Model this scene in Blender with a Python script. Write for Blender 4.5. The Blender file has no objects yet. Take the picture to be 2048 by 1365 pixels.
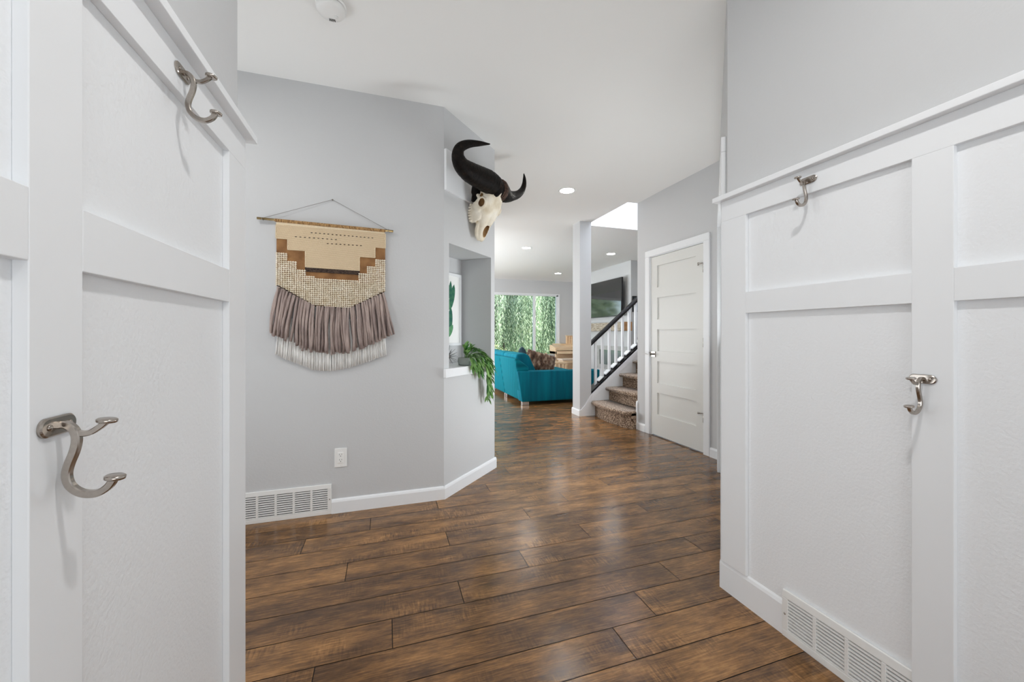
import bpy, bmesh, math, random
from mathutils import Vector, Matrix, noise

# ---------------------------------------------------------------- camera, world, lights, exposure
SC = bpy.context.scene
COL = SC.collection
PI = math.pi
F_PX = 780.0
YAW = math.atan(252.0 / F_PX)
cam_d = bpy.data.cameras.new('camera')
cam_d.sensor_width = 36.0
cam_d.lens = F_PX / 2048.0 * 36.0
cam_d.shift_y = -(682.5 - 669.0) / 2048.0
cam_d.clip_start = 0.02
cam_d.clip_end = 200
cam = bpy.data.objects.new('camera', cam_d)
COL.objects.link(cam)
cam.location = (0, 0, 1.15)
cam.rotation_euler = (PI / 2, 0, -YAW)
SC.camera = cam

SC.view_settings.view_transform = 'Standard'
SC.view_settings.look = 'None'
SC.view_settings.gamma = 1.0
SC.view_settings.exposure = 0.09
SC.cycles.use_denoising = True
SC.cycles.max_bounces = 10
SC.cycles.diffuse_bounces = 8
SC.cycles.glossy_bounces = 5
SC.cycles.transmission_bounces = 6
SC.cycles.transparent_max_bounces = 12
SC.cycles.sample_clamp_indirect = 6.0
SC.cycles.caustics_reflective = False
SC.cycles.caustics_refractive = False

W = bpy.data.worlds.new('world')
SC.world = W
W.use_nodes = True
wn = W.node_tree
wn.nodes.clear()
w_out = wn.nodes.new('ShaderNodeOutputWorld')
w_bg = wn.nodes.new('ShaderNodeBackground')
w_sky = wn.nodes.new('ShaderNodeTexSky')
w_sky.sky_type = 'NISHITA'
w_sky.sun_disc = False
w_sky.sun_elevation = math.radians(50)
w_sky.sun_rotation = math.radians(200)
w_bg.inputs['Strength'].default_value = 0.8
wn.links.new(w_sky.outputs[0], w_bg.inputs[0])
wn.links.new(w_bg.outputs[0], w_out.inputs[0])


def light(name, kind, loc, power, rot=(0, 0, 0), size=None, color=(1, 1, 1), shape='RECTANGLE', portal=False, **kw):
    d = bpy.data.lights.new(name, kind)
    d.energy = power
    d.color = color
    if kind == 'AREA' and size:
        d.shape = shape
        d.size = size[0]
        if shape in ('RECTANGLE', 'ELLIPSE'):
            d.size_y = size[1]
        if portal:
            d.cycles.is_portal = True
    for k, v in kw.items():
        setattr(d, k, v)
    o = bpy.data.objects.new(name, d)
    o.location = loc
    o.rotation_euler = rot
    COL.objects.link(o)
    return o


# sun over the back garden
light('sun', 'SUN', (0, 0, 20), 6.0, (math.radians(40), 0, math.radians(18)), angle=0.01, color=(1, .96, .88))
FILL_TINT = (0.92, 0.965, 1.0)
UP = math.radians(32)      # upward tilt of the added fill lamps, to brighten the ceiling
# added fill lamps: passage, foyer, entry, living room, dining end; then upper stair window
light('mudroom_fill', 'AREA', (0.5, -2.05, 1.25), 30, (PI / 2 + UP * .6, 0, 0), (1.5, 1.9), FILL_TINT)  # unseen fill added behind the camera, no window built there
light('foyer_fill', 'AREA', (-2.5, 2.0, 1.2), 30, (PI / 2 + UP, 0, -PI / 2), (1.0, 1.9), FILL_TINT)  # added lamp brightening the foyer from the left, out of view
light('entry_fill', 'AREA', (2.26, 2.14, 1.1), 38, (PI / 2 + UP * .8, 0, math.radians(45)), (0.45, 1.7), FILL_TINT)  # fill added at the entry door, lifting ceiling and niche wall
light('living_fill', 'AREA', (-0.4, 8.2, 1.05), 165, (PI / 2 + UP * .1, 0, -PI / 2), (4.4, 1.6), FILL_TINT)  # unseen lamp added for the living room, in front of a solid wall
light('dining_fill', 'AREA', (0.1, 5.58, 1.0), 50, (PI / 2, 0, 0), (1.2, 1.5), FILL_TINT)  # hidden lamp added to brighten the far window wall
light('stair_daylight', 'AREA', (4.4, 4.55, 5.1), 110, (0, 0, 0), (2.4, 0.9), (0.9, 0.95, 1.0))
light('window_portal', 'AREA', (3.3, 10.9, 1.45), 1, (-PI / 2, 0, 0), (3.5, 2.0), portal=True)
# ceiling lamps out of frame in the mudroom and foyer
light('mudroom_ceiling_lamp', 'AREA', (0.49, 0.33, 2.70), 13, (0, 0, 0), (0.12, 0.12), (1, .98, .96), 'DISK')
light('foyer_ceiling_lamp', 'AREA', (-1.25, 1.75, 2.70), 10, (0, 0, 0), (0.22, 0.22), (1, .98, .96), 'DISK')


# ---------------------------------------------------------------- materials
def nodemat(name):
    m = bpy.data.materials.new(name)
    m.use_nodes = True
    nt = m.node_tree
    return m, nt, nt.nodes['Principled BSDF'], nt.nodes, nt.links


def lin(c):
    return tuple(((v / 255.0) / 12.92 if v / 255.0 <= .04045 else ((v / 255.0 + .055) / 1.055) ** 2.4) for v in c)


def mat(name, rgb, rough=.5, metal=0., bump=0., bscale=60., var=0., vscale=8., stretch=(1, 1, 1), spec=.5, emit=None, estr=0., detail=3.):
    m, nt, p, N, L = nodemat(name)
    col = lin(rgb) + (1,)
    p.inputs['Base Color'].default_value = col
    p.inputs['Roughness'].default_value = rough
    p.inputs['Metallic'].default_value = metal
    p.inputs['Specular IOR Level'].default_value = spec
    tc = N.new('ShaderNodeTexCoord')
    mp = N.new('ShaderNodeMapping')
    mp.inputs['Scale'].default_value = stretch
    L.new(tc.outputs['Object'], mp.inputs[0])
    if var:
        n = N.new('ShaderNodeTexNoise')
        n.inputs['Scale'].default_value = vscale
        n.inputs['Detail'].default_value = detail
        L.new(mp.outputs[0], n.inputs['Vector'])
        mr = N.new('ShaderNodeMapRange')
        mr.inputs['From Min'].default_value = .3
        mr.inputs['From Max'].default_value = .7
        mr.inputs['To Min'].default_value = 1 - var
        mr.inputs['To Max'].default_value = 1 + var
        L.new(n.outputs[0], mr.inputs[0])
        hs = N.new('ShaderNodeHueSaturation')
        hs.inputs['Color'].default_value = col
        L.new(mr.outputs[0], hs.inputs['Value'])
        L.new(hs.outputs[0], p.inputs['Base Color'])
    if bump:
        n2 = N.new('ShaderNodeTexNoise')
        n2.inputs['Scale'].default_value = bscale
        n2.inputs['Detail'].default_value = 2
        L.new(mp.outputs[0], n2.inputs['Vector'])
        b = N.new('ShaderNodeBump')
        b.inputs['Strength'].default_value = bump
        b.inputs['Distance'].default_value = .002
        L.new(n2.outputs[0], b.inputs['Height'])
        L.new(b.outputs[0], p.inputs['Normal'])
    if emit:
        p.inputs['Emission Color'].default_value = lin(emit) + (1,)
        p.inputs['Emission Strength'].default_value = estr
    return m


M = {}
M['wall'] = mat('grey_wall_paint', (202, 203, 204), .6, bump=.25, bscale=90, spec=.3)
M['ceiling'] = mat('ceiling_paint', (242, 242, 240), .8, bump=.1, bscale=60, spec=.2)
M['white'] = mat('white_trim_paint', (235, 237, 239), .38, spec=.4)
M['panel'] = mat('white_textured_panel_paint', (235, 237, 239), .42, bump=.55, bscale=110, spec=.4)
M['door'] = mat('white_door_paint', (220, 220, 216), .4, spec=.4)
M['nickel'] = mat('brushed_nickel', (176, 168, 160), .22, 1.0, var=.06, vscale=200)
M['chrome'] = mat('chrome', (210, 210, 210), .08, 1.0)
M['dark'] = mat('dark_gap', (28, 26, 24), .9)
M['vent'] = mat('white_enamel', (232, 232, 230), .35)
M['brass'] = mat('brass_rod', (196, 168, 120), .25, 1.0)
M['cord'] = mat('grey_cord', (150, 148, 145), .7)
M['black'] = mat('black_paint', (26, 25, 28), .35)
M['blackgloss'] = mat('black_gloss', (12, 12, 14), .06, spec=1.)
M['plastic'] = mat('white_plastic', (238, 238, 236), .35)
M['glow'] = mat('lamp_diffuser', (255, 255, 255), .5, emit=(255, 250, 242), estr=80)
M['foliage_dark'] = mat('hedge_green', (52, 74, 40), .7, var=.4, vscale=3)
M['bark'] = mat('bark', (84, 74, 60), .9, var=.3, vscale=12, bump=.5)
M['lawn'] = mat('lawn', (96, 128, 60), .9, var=.25, vscale=6)


# wood plank floor: uv carries metres with a random offset per plank, attribute 'tone' a random tone per plank
def floor_mat():
    m, nt, p, N, L = nodemat('hand_scraped_wood_planks')
    uv = N.new('ShaderNodeUVMap'); uv.uv_map = 'plank'
    at = N.new('ShaderNodeAttribute'); at.attribute_name = 'tone'

    def noise_(scale, det, sx, sy, rough=.55):
        mp = N.new('ShaderNodeMapping'); mp.inputs['Scale'].default_value = (sx, sy, 1)
        L.new(uv.outputs[0], mp.inputs[0])
        n = N.new('ShaderNodeTexNoise')
        n.inputs['Scale'].default_value = scale
        n.inputs['Detail'].default_value = det
        n.inputs['Roughness'].default_value = rough
        L.new(mp.outputs[0], n.inputs['Vector'])
        return n

    big = noise_(1, 6, 2.8, 9, .68)         # large dark / honey clouds along the plank
    grain = noise_(1, 5, 9, 150, .6)       # fine long grain
    scrape = noise_(1, 3, 110, 14, .6)     # marks across the plank
    where = noise_(1, 2, 3.2, 6)           # where the cross marks sit
    blot = noise_(1, 6, 22, 48, .75)
    r = N.new('ShaderNodeValToRGB')
    e = r.color_ramp.elements
    e[0].position = .24; e[0].color = lin((72, 52, 38)) + (1,)
    e[1].position = .78; e[1].color = lin((176, 130, 82)) + (1,)
    a = e.new(.40); a.color = lin((96, 70, 47)) + (1,)
    b = e.new(.54); b.color = lin((128, 93, 58)) + (1,)

    def math_(op, x, y):
        k = N.new('ShaderNodeMath'); k.operation = op
        for i, v in enumerate((x, y)):
            if isinstance(v, (int, float)):
                k.inputs[i].default_value = v
            else:
                L.new(v, k.inputs[i])
        return k.outputs[0]

    def cen(n, s):
        return math_('MULTIPLY', math_('SUBTRACT', n.outputs[0], .5), s)
    v = math_('ADD', big.outputs[0], cen(grain, .62))
    v = math_('ADD', v, cen(blot, .30))
    msk = N.new('ShaderNodeMapRange')
    msk.inputs['From Min'].default_value = .52; msk.inputs['From Max'].default_value = .68
    L.new(where.outputs[0], msk.inputs[0])
    sc = math_('MULTIPLY', cen(scrape, .75), msk.outputs[0])
    v = math_('ADD', v, sc)
    v = math_('ADD', v, math_('MULTIPLY', math_('SUBTRACT', at.outputs['Fac'], .5), .14))
    L.new(v, r.inputs[0])
    L.new(r.outputs[0], p.inputs['Base Color'])
    rr = N.new('ShaderNodeMapRange')
    rr.inputs['To Min'].default_value = .13; rr.inputs['To Max'].default_value = .22
    L.new(blot.outputs[0], rr.inputs[0])
    L.new(rr.outputs[0], p.inputs['Roughness'])
    p.inputs['Specular IOR Level'].default_value = .5
    bm_ = N.new('ShaderNodeBump')
    bm_.inputs['Strength'].default_value = .34; bm_.inputs['Distance'].default_value = .0012
    h = math_('ADD', math_('ADD', math_('MULTIPLY', grain.outputs[0], .35), blot.outputs[0]), sc)
    L.new(h, bm_.inputs['Height'])
    L.new(bm_.outputs[0], p.inputs['Normal'])
    return m


M['floor'] = floor_mat()


def ramp_mat(name, stops, scale=10, stretch=(1, 1, 1), rough=.8, bump=.3, bscale=80, detail=4, sheen=0., metal=0., coords='Object'):
    m, nt, p, N, L = nodemat(name)
    tc = N.new('ShaderNodeTexCoord')
    mp = N.new('ShaderNodeMapping'); mp.inputs['Scale'].default_value = stretch
    L.new(tc.outputs[coords], mp.inputs[0])
    n = N.new('ShaderNodeTexNoise'); n.inputs['Scale'].default_value = scale; n.inputs['Detail'].default_value = detail
    L.new(mp.outputs[0], n.inputs['Vector'])
    r = N.new('ShaderNodeValToRGB')
    el = r.color_ramp.elements
    el[0].position, el[0].color = stops[0][0], lin(stops[0][1]) + (1,)
    el[1].position, el[1].color = stops[-1][0], lin(stops[-1][1]) + (1,)
    for s in stops[1:-1]:
        q = el.new(s[0]); q.color = lin(s[1]) + (1,)
    L.new(n.outputs[0], r.inputs[0])
    L.new(r.outputs[0], p.inputs['Base Color'])
    p.inputs['Roughness'].default_value = rough
    p.inputs['Metallic'].default_value = metal
    if sheen:
        p.inputs['Sheen Weight'].default_value = sheen
        p.inputs['Sheen Roughness'].default_value = .35
    if bump:
        n2 = N.new('ShaderNodeTexNoise'); n2.inputs['Scale'].default_value = bscale; n2.inputs['Detail'].default_value = 2
        L.new(mp.outputs[0], n2.inputs['Vector'])
        b = N.new('ShaderNodeBump'); b.inputs['Strength'].default_value = bump; b.inputs['Distance'].default_value = .004
        L.new(n2.outputs[0], b.inputs['Height']); L.new(b.outputs[0], p.inputs['Normal'])
    return m


M['carpet'] = ramp_mat('brown_speckled_carpet', [(.34, (62, 44, 34)), (.5, (136, 112, 92)), (.68, (206, 184, 160))], 75, rough=1, bump=1, bscale=160, sheen=.3, detail=2)
M['carpet_top'] = M['carpet']
M['bone'] = ramp_mat('bleached_bone', [(.25, (206, 190, 160)), (.5, (238, 229, 210)), (.8, (248, 244, 234))], 9, rough=.65, bump=.35, bscale=45)
M['bone_dark'] = ramp_mat('dark_bone_cavity', [(.3, (96, 66, 36)), (.7, (176, 138, 88))], 14, rough=.8, bump=.2)  # browner bone for the sockets and nose opening
M['horn'] = ramp_mat('dark_ridged_horn', [(.3, (9, 7, 6)), (.6, (22, 17, 14)), (.85, (52, 38, 28))], 30, (1, 1, 1), rough=.5, bump=1, bscale=90)
M['horn'].node_tree.nodes['Principled BSDF'].inputs['Specular IOR Level'].default_value = .12
M['horn_rim'] = ramp_mat('brown_layered_horn_rim', [(.3, (34, 20, 16)), (.7, (92, 66, 50))], 30, (1, 1, 4), rough=.6, bump=.8, bscale=60)
M['weave'] = None
M['bead'] = ramp_mat('cream_wool_loops', [(.3, (224, 210, 184)), (.7, (248, 240, 224))], 30, rough=1, bump=.6, bscale=260)
M['yarn'] = ramp_mat('taupe_wool_yarn', [(.3, (138, 122, 118)), (.7, (186, 168, 160))], 22, (1, 1, .3), rough=1, bump=.8, bscale=240)
M['yarn_white'] = ramp_mat('white_cotton_yarn', [(.3, (232, 230, 226)), (.7, (250, 250, 248))], 40, (1, 1, .3), rough=1, bump=.4, bscale=240)
M['brown_weave'] = ramp_mat('brown_suede_weave', [(.3, (118, 82, 50)), (.7, (158, 116, 74))], 14, rough=.95, bump=.4, bscale=200)
M['wrap'] = ramp_mat('tan_wrap', [(.35, (122, 86, 50)), (.65, (206, 166, 112))], 60, (3, 1, 1), rough=.9, bump=.8, bscale=220)
M['velvet'] = ramp_mat('teal_velvet', [(.3, (0, 84, 104)), (.7, (0, 112, 130))], 2.2, (5, 3, .4), rough=.9, bump=.1, bscale=30, sheen=.15)
M['velvet'].node_tree.nodes['Principled BSDF'].inputs['Specular IOR Level'].default_value = .2
M['velvet'].node_tree.nodes['Principled BSDF'].inputs['Sheen Tint'].default_value = lin((60, 210, 220)) + (1,)


def rib_mat():
    m, nt, p, N, L = nodemat('ribbed_teal_velvet')
    tc = N.new('ShaderNodeTexCoord')
    mp = N.new('ShaderNodeMapping'); mp.inputs['Rotation'].default_value = (math.radians(-28), 0, 0)
    L.new(tc.outputs['Object'], mp.inputs[0])
    w = N.new('ShaderNodeTexWave'); w.bands_direction = 'Y'; w.inputs['Scale'].default_value = 6; w.inputs['Distortion'].default_value = 2.2; w.inputs['Detail'].default_value = 1; w.inputs['Detail Scale'].default_value = .6
    L.new(mp.outputs[0], w.inputs[0])
    r = N.new('ShaderNodeValToRGB')
    r.color_ramp.elements[0].color = lin((0, 80, 94)) + (1,); r.color_ramp.elements[1].color = lin((4, 110, 124)) + (1,)
    L.new(w.outputs[1], r.inputs[0]); L.new(r.outputs[0], p.inputs['Base Color'])
    p.inputs['Roughness'].default_value = .95
    p.inputs['Specular IOR Level'].default_value = .15
    p.inputs['Sheen Weight'].default_value = .12
    p.inputs['Sheen Tint'].default_value = lin((60, 210, 220)) + (1,)
    b = N.new('ShaderNodeBump'); b.inputs['Strength'].default_value = .4; b.inputs['Distance'].default_value = .006
    L.new(w.outputs[1], b.inputs['Height']); L.new(b.outputs[0], p.inputs['Normal'])
    return m


M['ribbed'] = rib_mat()
M['velvet_dark'] = ramp_mat('dark_teal_velvet', [(.3, (6, 40, 52)), (.7, (12, 58, 72))], 5, rough=.8, bump=.1, sheen=.5)
M['fur'] = ramp_mat('mottled_brown_fur', [(.3, (58, 38, 30)), (.5, (120, 92, 74)), (.7, (196, 172, 148))], 16, (1, 1, .6), rough=1, bump=1, bscale=60, sheen=.3)
M['piano'] = ramp_mat('honey_maple', [(.3, (228, 192, 150)), (.7, (246, 224, 192))], 5, (1, 1, 12), rough=.35, bump=.03)
M['mantel'] = ramp_mat('weathered_barnwood', [(.3, (112, 100, 86)), (.5, (160, 150, 134)), (.75, (206, 198, 182))], 5, (6, 1.5, 14), rough=.85, bump=.5, bscale=20)
M['tile'] = ramp_mat('grey_hearth_stone', [(.3, (150, 150, 148)), (.7, (188, 188, 186))], 6, rough=.4, bump=.1)


def weave_mat():
    m, nt, p, N, L = nodemat('cream_herringbone_weave')
    tc = N.new('ShaderNodeTexCoord')
    w1 = N.new('ShaderNodeTexWave'); w1.bands_direction = 'DIAGONAL'; w1.inputs['Scale'].default_value = 70; w1.inputs['Distortion'].default_value = .6
    w2 = N.new('ShaderNodeTexWave'); w2.bands_direction = 'Z'; w2.inputs['Scale'].default_value = 48; w2.inputs['Distortion'].default_value = .8
    L.new(tc.outputs['Object'], w1.inputs[0]); L.new(tc.outputs['Object'], w2.inputs[0])
    mx = N.new('ShaderNodeMath'); mx.operation = 'MULTIPLY'
    L.new(w1.outputs[1], mx.inputs[0]); L.new(w2.outputs[1], mx.inputs[1])
    r = N.new('ShaderNodeValToRGB')
    r.color_ramp.elements[0].color = lin((192, 166, 130)) + (1,)
    r.color_ramp.elements[1].color = lin((242, 224, 194)) + (1,)
    r.color_ramp.elements[1].position = .5
    L.new(mx.outputs[0], r.inputs[0]); L.new(r.outputs[0], p.inputs['Base Color'])
    b = N.new('ShaderNodeBump'); b.inputs['Strength'].default_value = .8; b.inputs['Distance'].default_value = .002
    L.new(mx.outputs[0], b.inputs['Height']); L.new(b.outputs[0], p.inputs['Normal'])
    p.inputs['Roughness'].default_value = 1
    return m


M['weave'] = weave_mat()
M['weave_plain'] = mat('cream_plain_weave', (226, 208, 178), 1, bump=.6, bscale=200, var=.06, vscale=90)
M['weave_dark'] = ramp_mat('black_brown_rib_weave', [(.35, (30, 22, 22)), (.7, (92, 74, 62))], 120, (1, 1, 2), rough=1, bump=.6, bscale=200)


def leaf_mat(name, c0, c1, trans=.35):
    m, nt, p, N, L = nodemat(name)
    at = N.new('ShaderNodeAttribute'); at.attribute_name = 'tone'
    mx = N.new('ShaderNodeMix'); mx.data_type = 'RGBA'
    mx.inputs[6].default_value = lin(c0) + (1,); mx.inputs[7].default_value = lin(c1) + (1,)
    L.new(at.outputs['Fac'], mx.inputs[0])
    L.new(mx.outputs[2], p.inputs['Base Color'])
    p.inputs['Roughness'].default_value = .5
    tr = N.new('ShaderNodeBsdfTranslucent')
    L.new(mx.outputs[2], tr.inputs[0])
    ms = N.new('ShaderNodeMixShader'); ms.inputs[0].default_value = trans
    L.new(p.outputs[0], ms.inputs[1]); L.new(tr.outputs[0], ms.inputs[2])
    L.new(ms.outputs[0], N['Material Output'].inputs[0])
    return m


M['willow'] = leaf_mat('willow_leaves', (44, 84, 52), (232, 248, 206))
M['bush'] = leaf_mat('garden_bush_leaves', (118, 150, 60), (236, 226, 170))
M['plant'] = leaf_mat('trailing_plant_leaves', (50, 112, 50), (150, 192, 112), .2)


def glass_mat(name, tint=(255, 255, 255), rough=0., alpha=.88):
    m, nt, p, N, L = nodemat(name)
    tr = N.new('ShaderNodeBsdfTransparent'); tr.inputs[0].default_value = lin(tint) + (1,)
    gl = N.new('ShaderNodeBsdfGlossy'); gl.inputs['Roughness'].default_value = rough
    fr = N.new('ShaderNodeFresnel'); fr.inputs[0].default_value = 1.45
    ms = N.new('ShaderNodeMixShader')
    L.new(fr.outputs[0], ms.inputs[0]); L.new(tr.outputs[0], ms.inputs[1]); L.new(gl.outputs[0], ms.inputs[2])
    L.new(ms.outputs[0], N['Material Output'].inputs[0])
    return m


M['pane'] = glass_mat('clear_window_glass')
M['bowl_glass'] = mat('pale_frosted_glass', (206, 214, 208), .12)
M['bowl_glass'].node_tree.nodes['Principled BSDF'].inputs['Transmission Weight'].default_value = .55


# ---------------------------------------------------------------- builders
class MB:
    """collects geometry for ONE mesh object"""

    def __init__(self):
        self.v = []; self.f = []; self.mi = []; self.sm = []; self.tone = None; self.cur = 0; self.smooth = False

    def add(self, vs, fs, smooth=None):
        n = len(self.v)
        self.v += [tuple(v) for v in vs]
        for f in fs:
            self.f.append(tuple(i + n for i in f)); self.mi.append(self.cur)
            self.sm.append(self.smooth if smooth is None else smooth)
        return self

    def box(self, a, b):
        x0, y0, z0 = [min(a[i], b[i]) for i in range(3)]
        x1, y1, z1 = [max(a[i], b[i]) for i in range(3)]
        vs = [(x0, y0, z0), (x1, y0, z0), (x1, y1, z0), (x0, y1, z0), (x0, y0, z1), (x1, y0, z1), (x1, y1, z1), (x0, y1, z1)]
        return self.add(vs, [(0, 3, 2, 1), (4, 5, 6, 7), (0, 1, 5, 4), (1, 2, 6, 5), (2, 3, 7, 6), (3, 0, 4, 7)])

    def prism(self, poly, axis, a, b):
        """polygon extruded along an axis: axis 0 -> poly (y,z); 1 -> (x,z); 2 -> (x,y)"""
        n = len(poly)

        def P(p, t):
            return (t, p[0], p[1]) if axis == 0 else ((p[0], t, p[1]) if axis == 1 else (p[0], p[1], t))
        vs = [P(p, a) for p in poly] + [P(p, b) for p in poly]
        fs = [tuple(range(n))[::-1], tuple(range(n, 2 * n))]
        fs += [(i, (i + 1) % n, n + (i + 1) % n, n + i) for i in range(n)]
        return self.add(vs, fs)

    def tube(self, pts, r, seg=8, cap=True, flat=None):
        """round tube through pts, r a number or list; flat=(direction, factor) squashes nothing unless given"""
        pts = [Vector(p) for p in pts]
        n = len(pts)
        rs = r if isinstance(r, (list, tuple)) else [r] * n
        vs = []
        up = None
        for i, p in enumerate(pts):
            t = (pts[min(i + 1, n - 1)] - pts[max(i - 1, 0)])
            if t.length < 1e-9:
                t = Vector((0, 0, 1))
            t.normalize()
            if up is None:
                up = Vector((0, 0, 1)) if abs(t.z) < .9 else Vector((1, 0, 0))
            s = t.cross(up)
            if s.length < 1e-6:
                s = t.cross(Vector((0, 1, 0)))
            s.normalize(); u = s.cross(t).normalized(); up = u
            for k in range(seg):
                a = 2 * PI * k / seg
                vs.append(p + (s * math.cos(a) + u * math.sin(a)) * rs[i])
        fs = []
        for i in range(n - 1):
            for k in range(seg):
                k2 = (k + 1) % seg
                fs.append((i * seg + k, i * seg + k2, (i + 1) * seg + k2, (i + 1) * seg + k))
        if cap:
            fs.append(tuple(range(seg))[::-1]); fs.append(tuple((n - 1) * seg + k for k in range(seg)))
        return self.add(vs, fs, True)

    def sweep(self, pts, side, hw, hs):
        """rectangular bar: path pts, constant side vector; hw half width in path plane (list or number), hs half size along side"""
        pts = [Vector(p) for p in pts]; side = Vector(side).normalized()
        n = len(pts); hws = hw if isinstance(hw, (list, tuple)) else [hw] * n
        vs = []
        for i, p in enumerate(pts):
            t = (pts[min(i + 1, n - 1)] - pts[max(i - 1, 0)]).normalized()
            u = side.cross(t).normalized()
            c = .72
            for a, b in ((1, c), (c, 1), (-c, 1), (-1, c), (-1, -c), (-c, -1), (c, -1), (1, -c)):
                vs.append(p + u * hws[i] * a + side * hs * b)
        fs = []
        s = 8
        for i in range(n - 1):
            for k in range(s):
                k2 = (k + 1) % s
                fs.append((i * s + k, (i + 1) * s + k, (i + 1) * s + k2, i * s + k2))
        fs.append(tuple(range(s))); fs.append(tuple((n - 1) * s + k for k in range(s))[::-1])
        return self.add(vs, fs, True)

    def lathe(self, prof, seg=24, org=(0, 0, 0), axis=(0, 0, 1), cap=True):
        """profile of (r, h) turned about axis"""
        ax = Vector(axis).normalized()
        s = ax.orthogonal().normalized(); u = ax.cross(s)
        o = Vector(org); vs = []
        for r, h in prof:
            for k in range(seg):
                a = 2 * PI * k / seg
                vs.append(o + ax * h + (s * math.cos(a) + u * math.sin(a)) * r)
        fs = []
        for i in range(len(prof) - 1):
            for k in range(seg):
                k2 = (k + 1) % seg
                fs.append((i * seg + k, i * seg + k2, (i + 1) * seg + k2, (i + 1) * seg + k))
        if cap and prof[0][0] > 1e-5:
            fs.append(tuple(range(seg))[::-1])
        if cap and prof[-1][0] > 1e-5:
            fs.append(tuple((len(prof) - 1) * seg + k for k in range(seg)))
        return self.add(vs, fs, True)

    def ball(self, c, r, seg=8, rings=5, sc=(1, 1, 1)):
        vs = [(c[0], c[1], c[2] + r * sc[2])]
        for i in range(1, rings):
            p = PI * i / rings
            for k in range(seg):
                a = 2 * PI * k / seg
                vs.append((c[0] + r * sc[0] * math.sin(p) * math.cos(a), c[1] + r * sc[1] * math.sin(p) * math.sin(a), c[2] + r * sc[2] * math.cos(p)))
        vs.append((c[0], c[1], c[2] - r * sc[2]))
        fs = [(0, 1 + k, 1 + (k + 1) % seg) for k in range(seg)]
        for i in range(rings - 2):
            for k in range(seg):
                a = 1 + i * seg + k; b = 1 + i * seg + (k + 1) % seg
                fs.append((a, a + seg, b + seg, b))
        l = len(vs) - 1; q = 1 + (rings - 2) * seg
        fs += [(q + (k + 1) % seg, q + k, l) for k in range(seg)]
        return self.add(vs, fs, True)

    def build(self, name, mats, parent=None, bevel=0., seg=2, loc=None, fixn=True):
        me = bpy.data.meshes.new(name)
        me.from_pydata(self.v, [], self.f)
        if not isinstance(mats, (list, tuple)):
            mats = [mats]
        for m_ in mats:
            me.materials.append(m_)
        me.polygons.foreach_set('material_index', self.mi)
        me.polygons.foreach_set('use_smooth', self.sm)
        if self.tone is not None:
            at = me.attributes.new('tone', 'FLOAT', 'FACE')
            at.data.foreach_set('value', self.tone)
        me.update()
        if fixn and len(self.f) < 60000:
            b = bmesh.new(); b.from_mesh(me); bmesh.ops.recalc_face_normals(b, faces=b.faces); b.to_mesh(me); b.free()
        o = bpy.data.objects.new(name, me)
        COL.objects.link(o)
        if bevel:
            md = o.modifiers.new('edge', 'BEVEL'); md.width = bevel; md.segments = seg; md.limit_method = 'ANGLE'; md.angle_limit = math.radians(40)
            md.harden_normals = False
        if parent:
            o.parent = parent
            if parent.type == 'EMPTY':
                pass
        if loc:
            o.location = loc
        return o


def thing(name, label, cat, loc=(0, 0, 0), rz=0., group=None, rot=None):
    o = bpy.data.objects.new(name, None)
    o.empty_display_size = .1
    COL.objects.link(o)
    o.location = loc
    o.rotation_euler = rot if rot else (0, 0, rz)
    o['label'] = label; o['category'] = cat
    if group:
        o['group'] = group
    return o


def tag(o, label, cat, group=None, kind=None):
    o['label'] = label; o['category'] = cat
    if group: o['group'] = group
    if kind: o['kind'] = kind
    return o


def struct(o, label=None, cat=None):
    o['kind'] = 'structure'
    if label: o['label'] = label
    if cat: o['category'] = cat
    return o


def copy_thing(root, loc, rz, label):
    r = root.copy(); COL.objects.link(r)
    r.location = loc; r.rotation_euler = (0, 0, rz); r['label'] = label
    for ch in list(root.children):
        c = ch.copy(); COL.objects.link(c); c.parent = r
        for g in ch.children:
            d = g.copy(); COL.objects.link(d); d.parent = c
    return r


def catmull(pts, n=6):
    P = [Vector(p) for p in pts]
    P = [P[0] * 2 - P[1]] + P + [P[-1] * 2 - P[-2]]
    out = []
    for i in range(1, len(P) - 2):
        for k in range(n):
            t = k / n
            a, b, c, d = P[i - 1], P[i], P[i + 1], P[i + 2]
            out.append(.5 * ((2 * b) + (c - a) * t + (2 * a - 5 * b + 4 * c - d) * t * t + (3 * b - a - 3 * c + d) * t ** 3))
    out.append(P[-2])
    return out


def lerp_list(vals, n):
    """densify a list of numbers like catmull does"""
    out = []
    for i in range(len(vals) - 1):
        for k in range(n):
            out.append(vals[i] + (vals[i + 1] - vals[i]) * k / n)
    out.append(vals[-1])
    return out


CEIL = 2.74
R2 = math.sqrt(2)
AB = Vector((.385, 2.74, 0)); UU = Vector((1 / R2, 1 / R2, 0)); NN = Vector((1 / R2, -1 / R2, 0))


def WB(u, n, z):
    """point in the frame of the diagonal wall with the niche: u along it, n out of it"""
    p = AB + UU * u + NN * n
    return (p.x, p.y, z)


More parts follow.
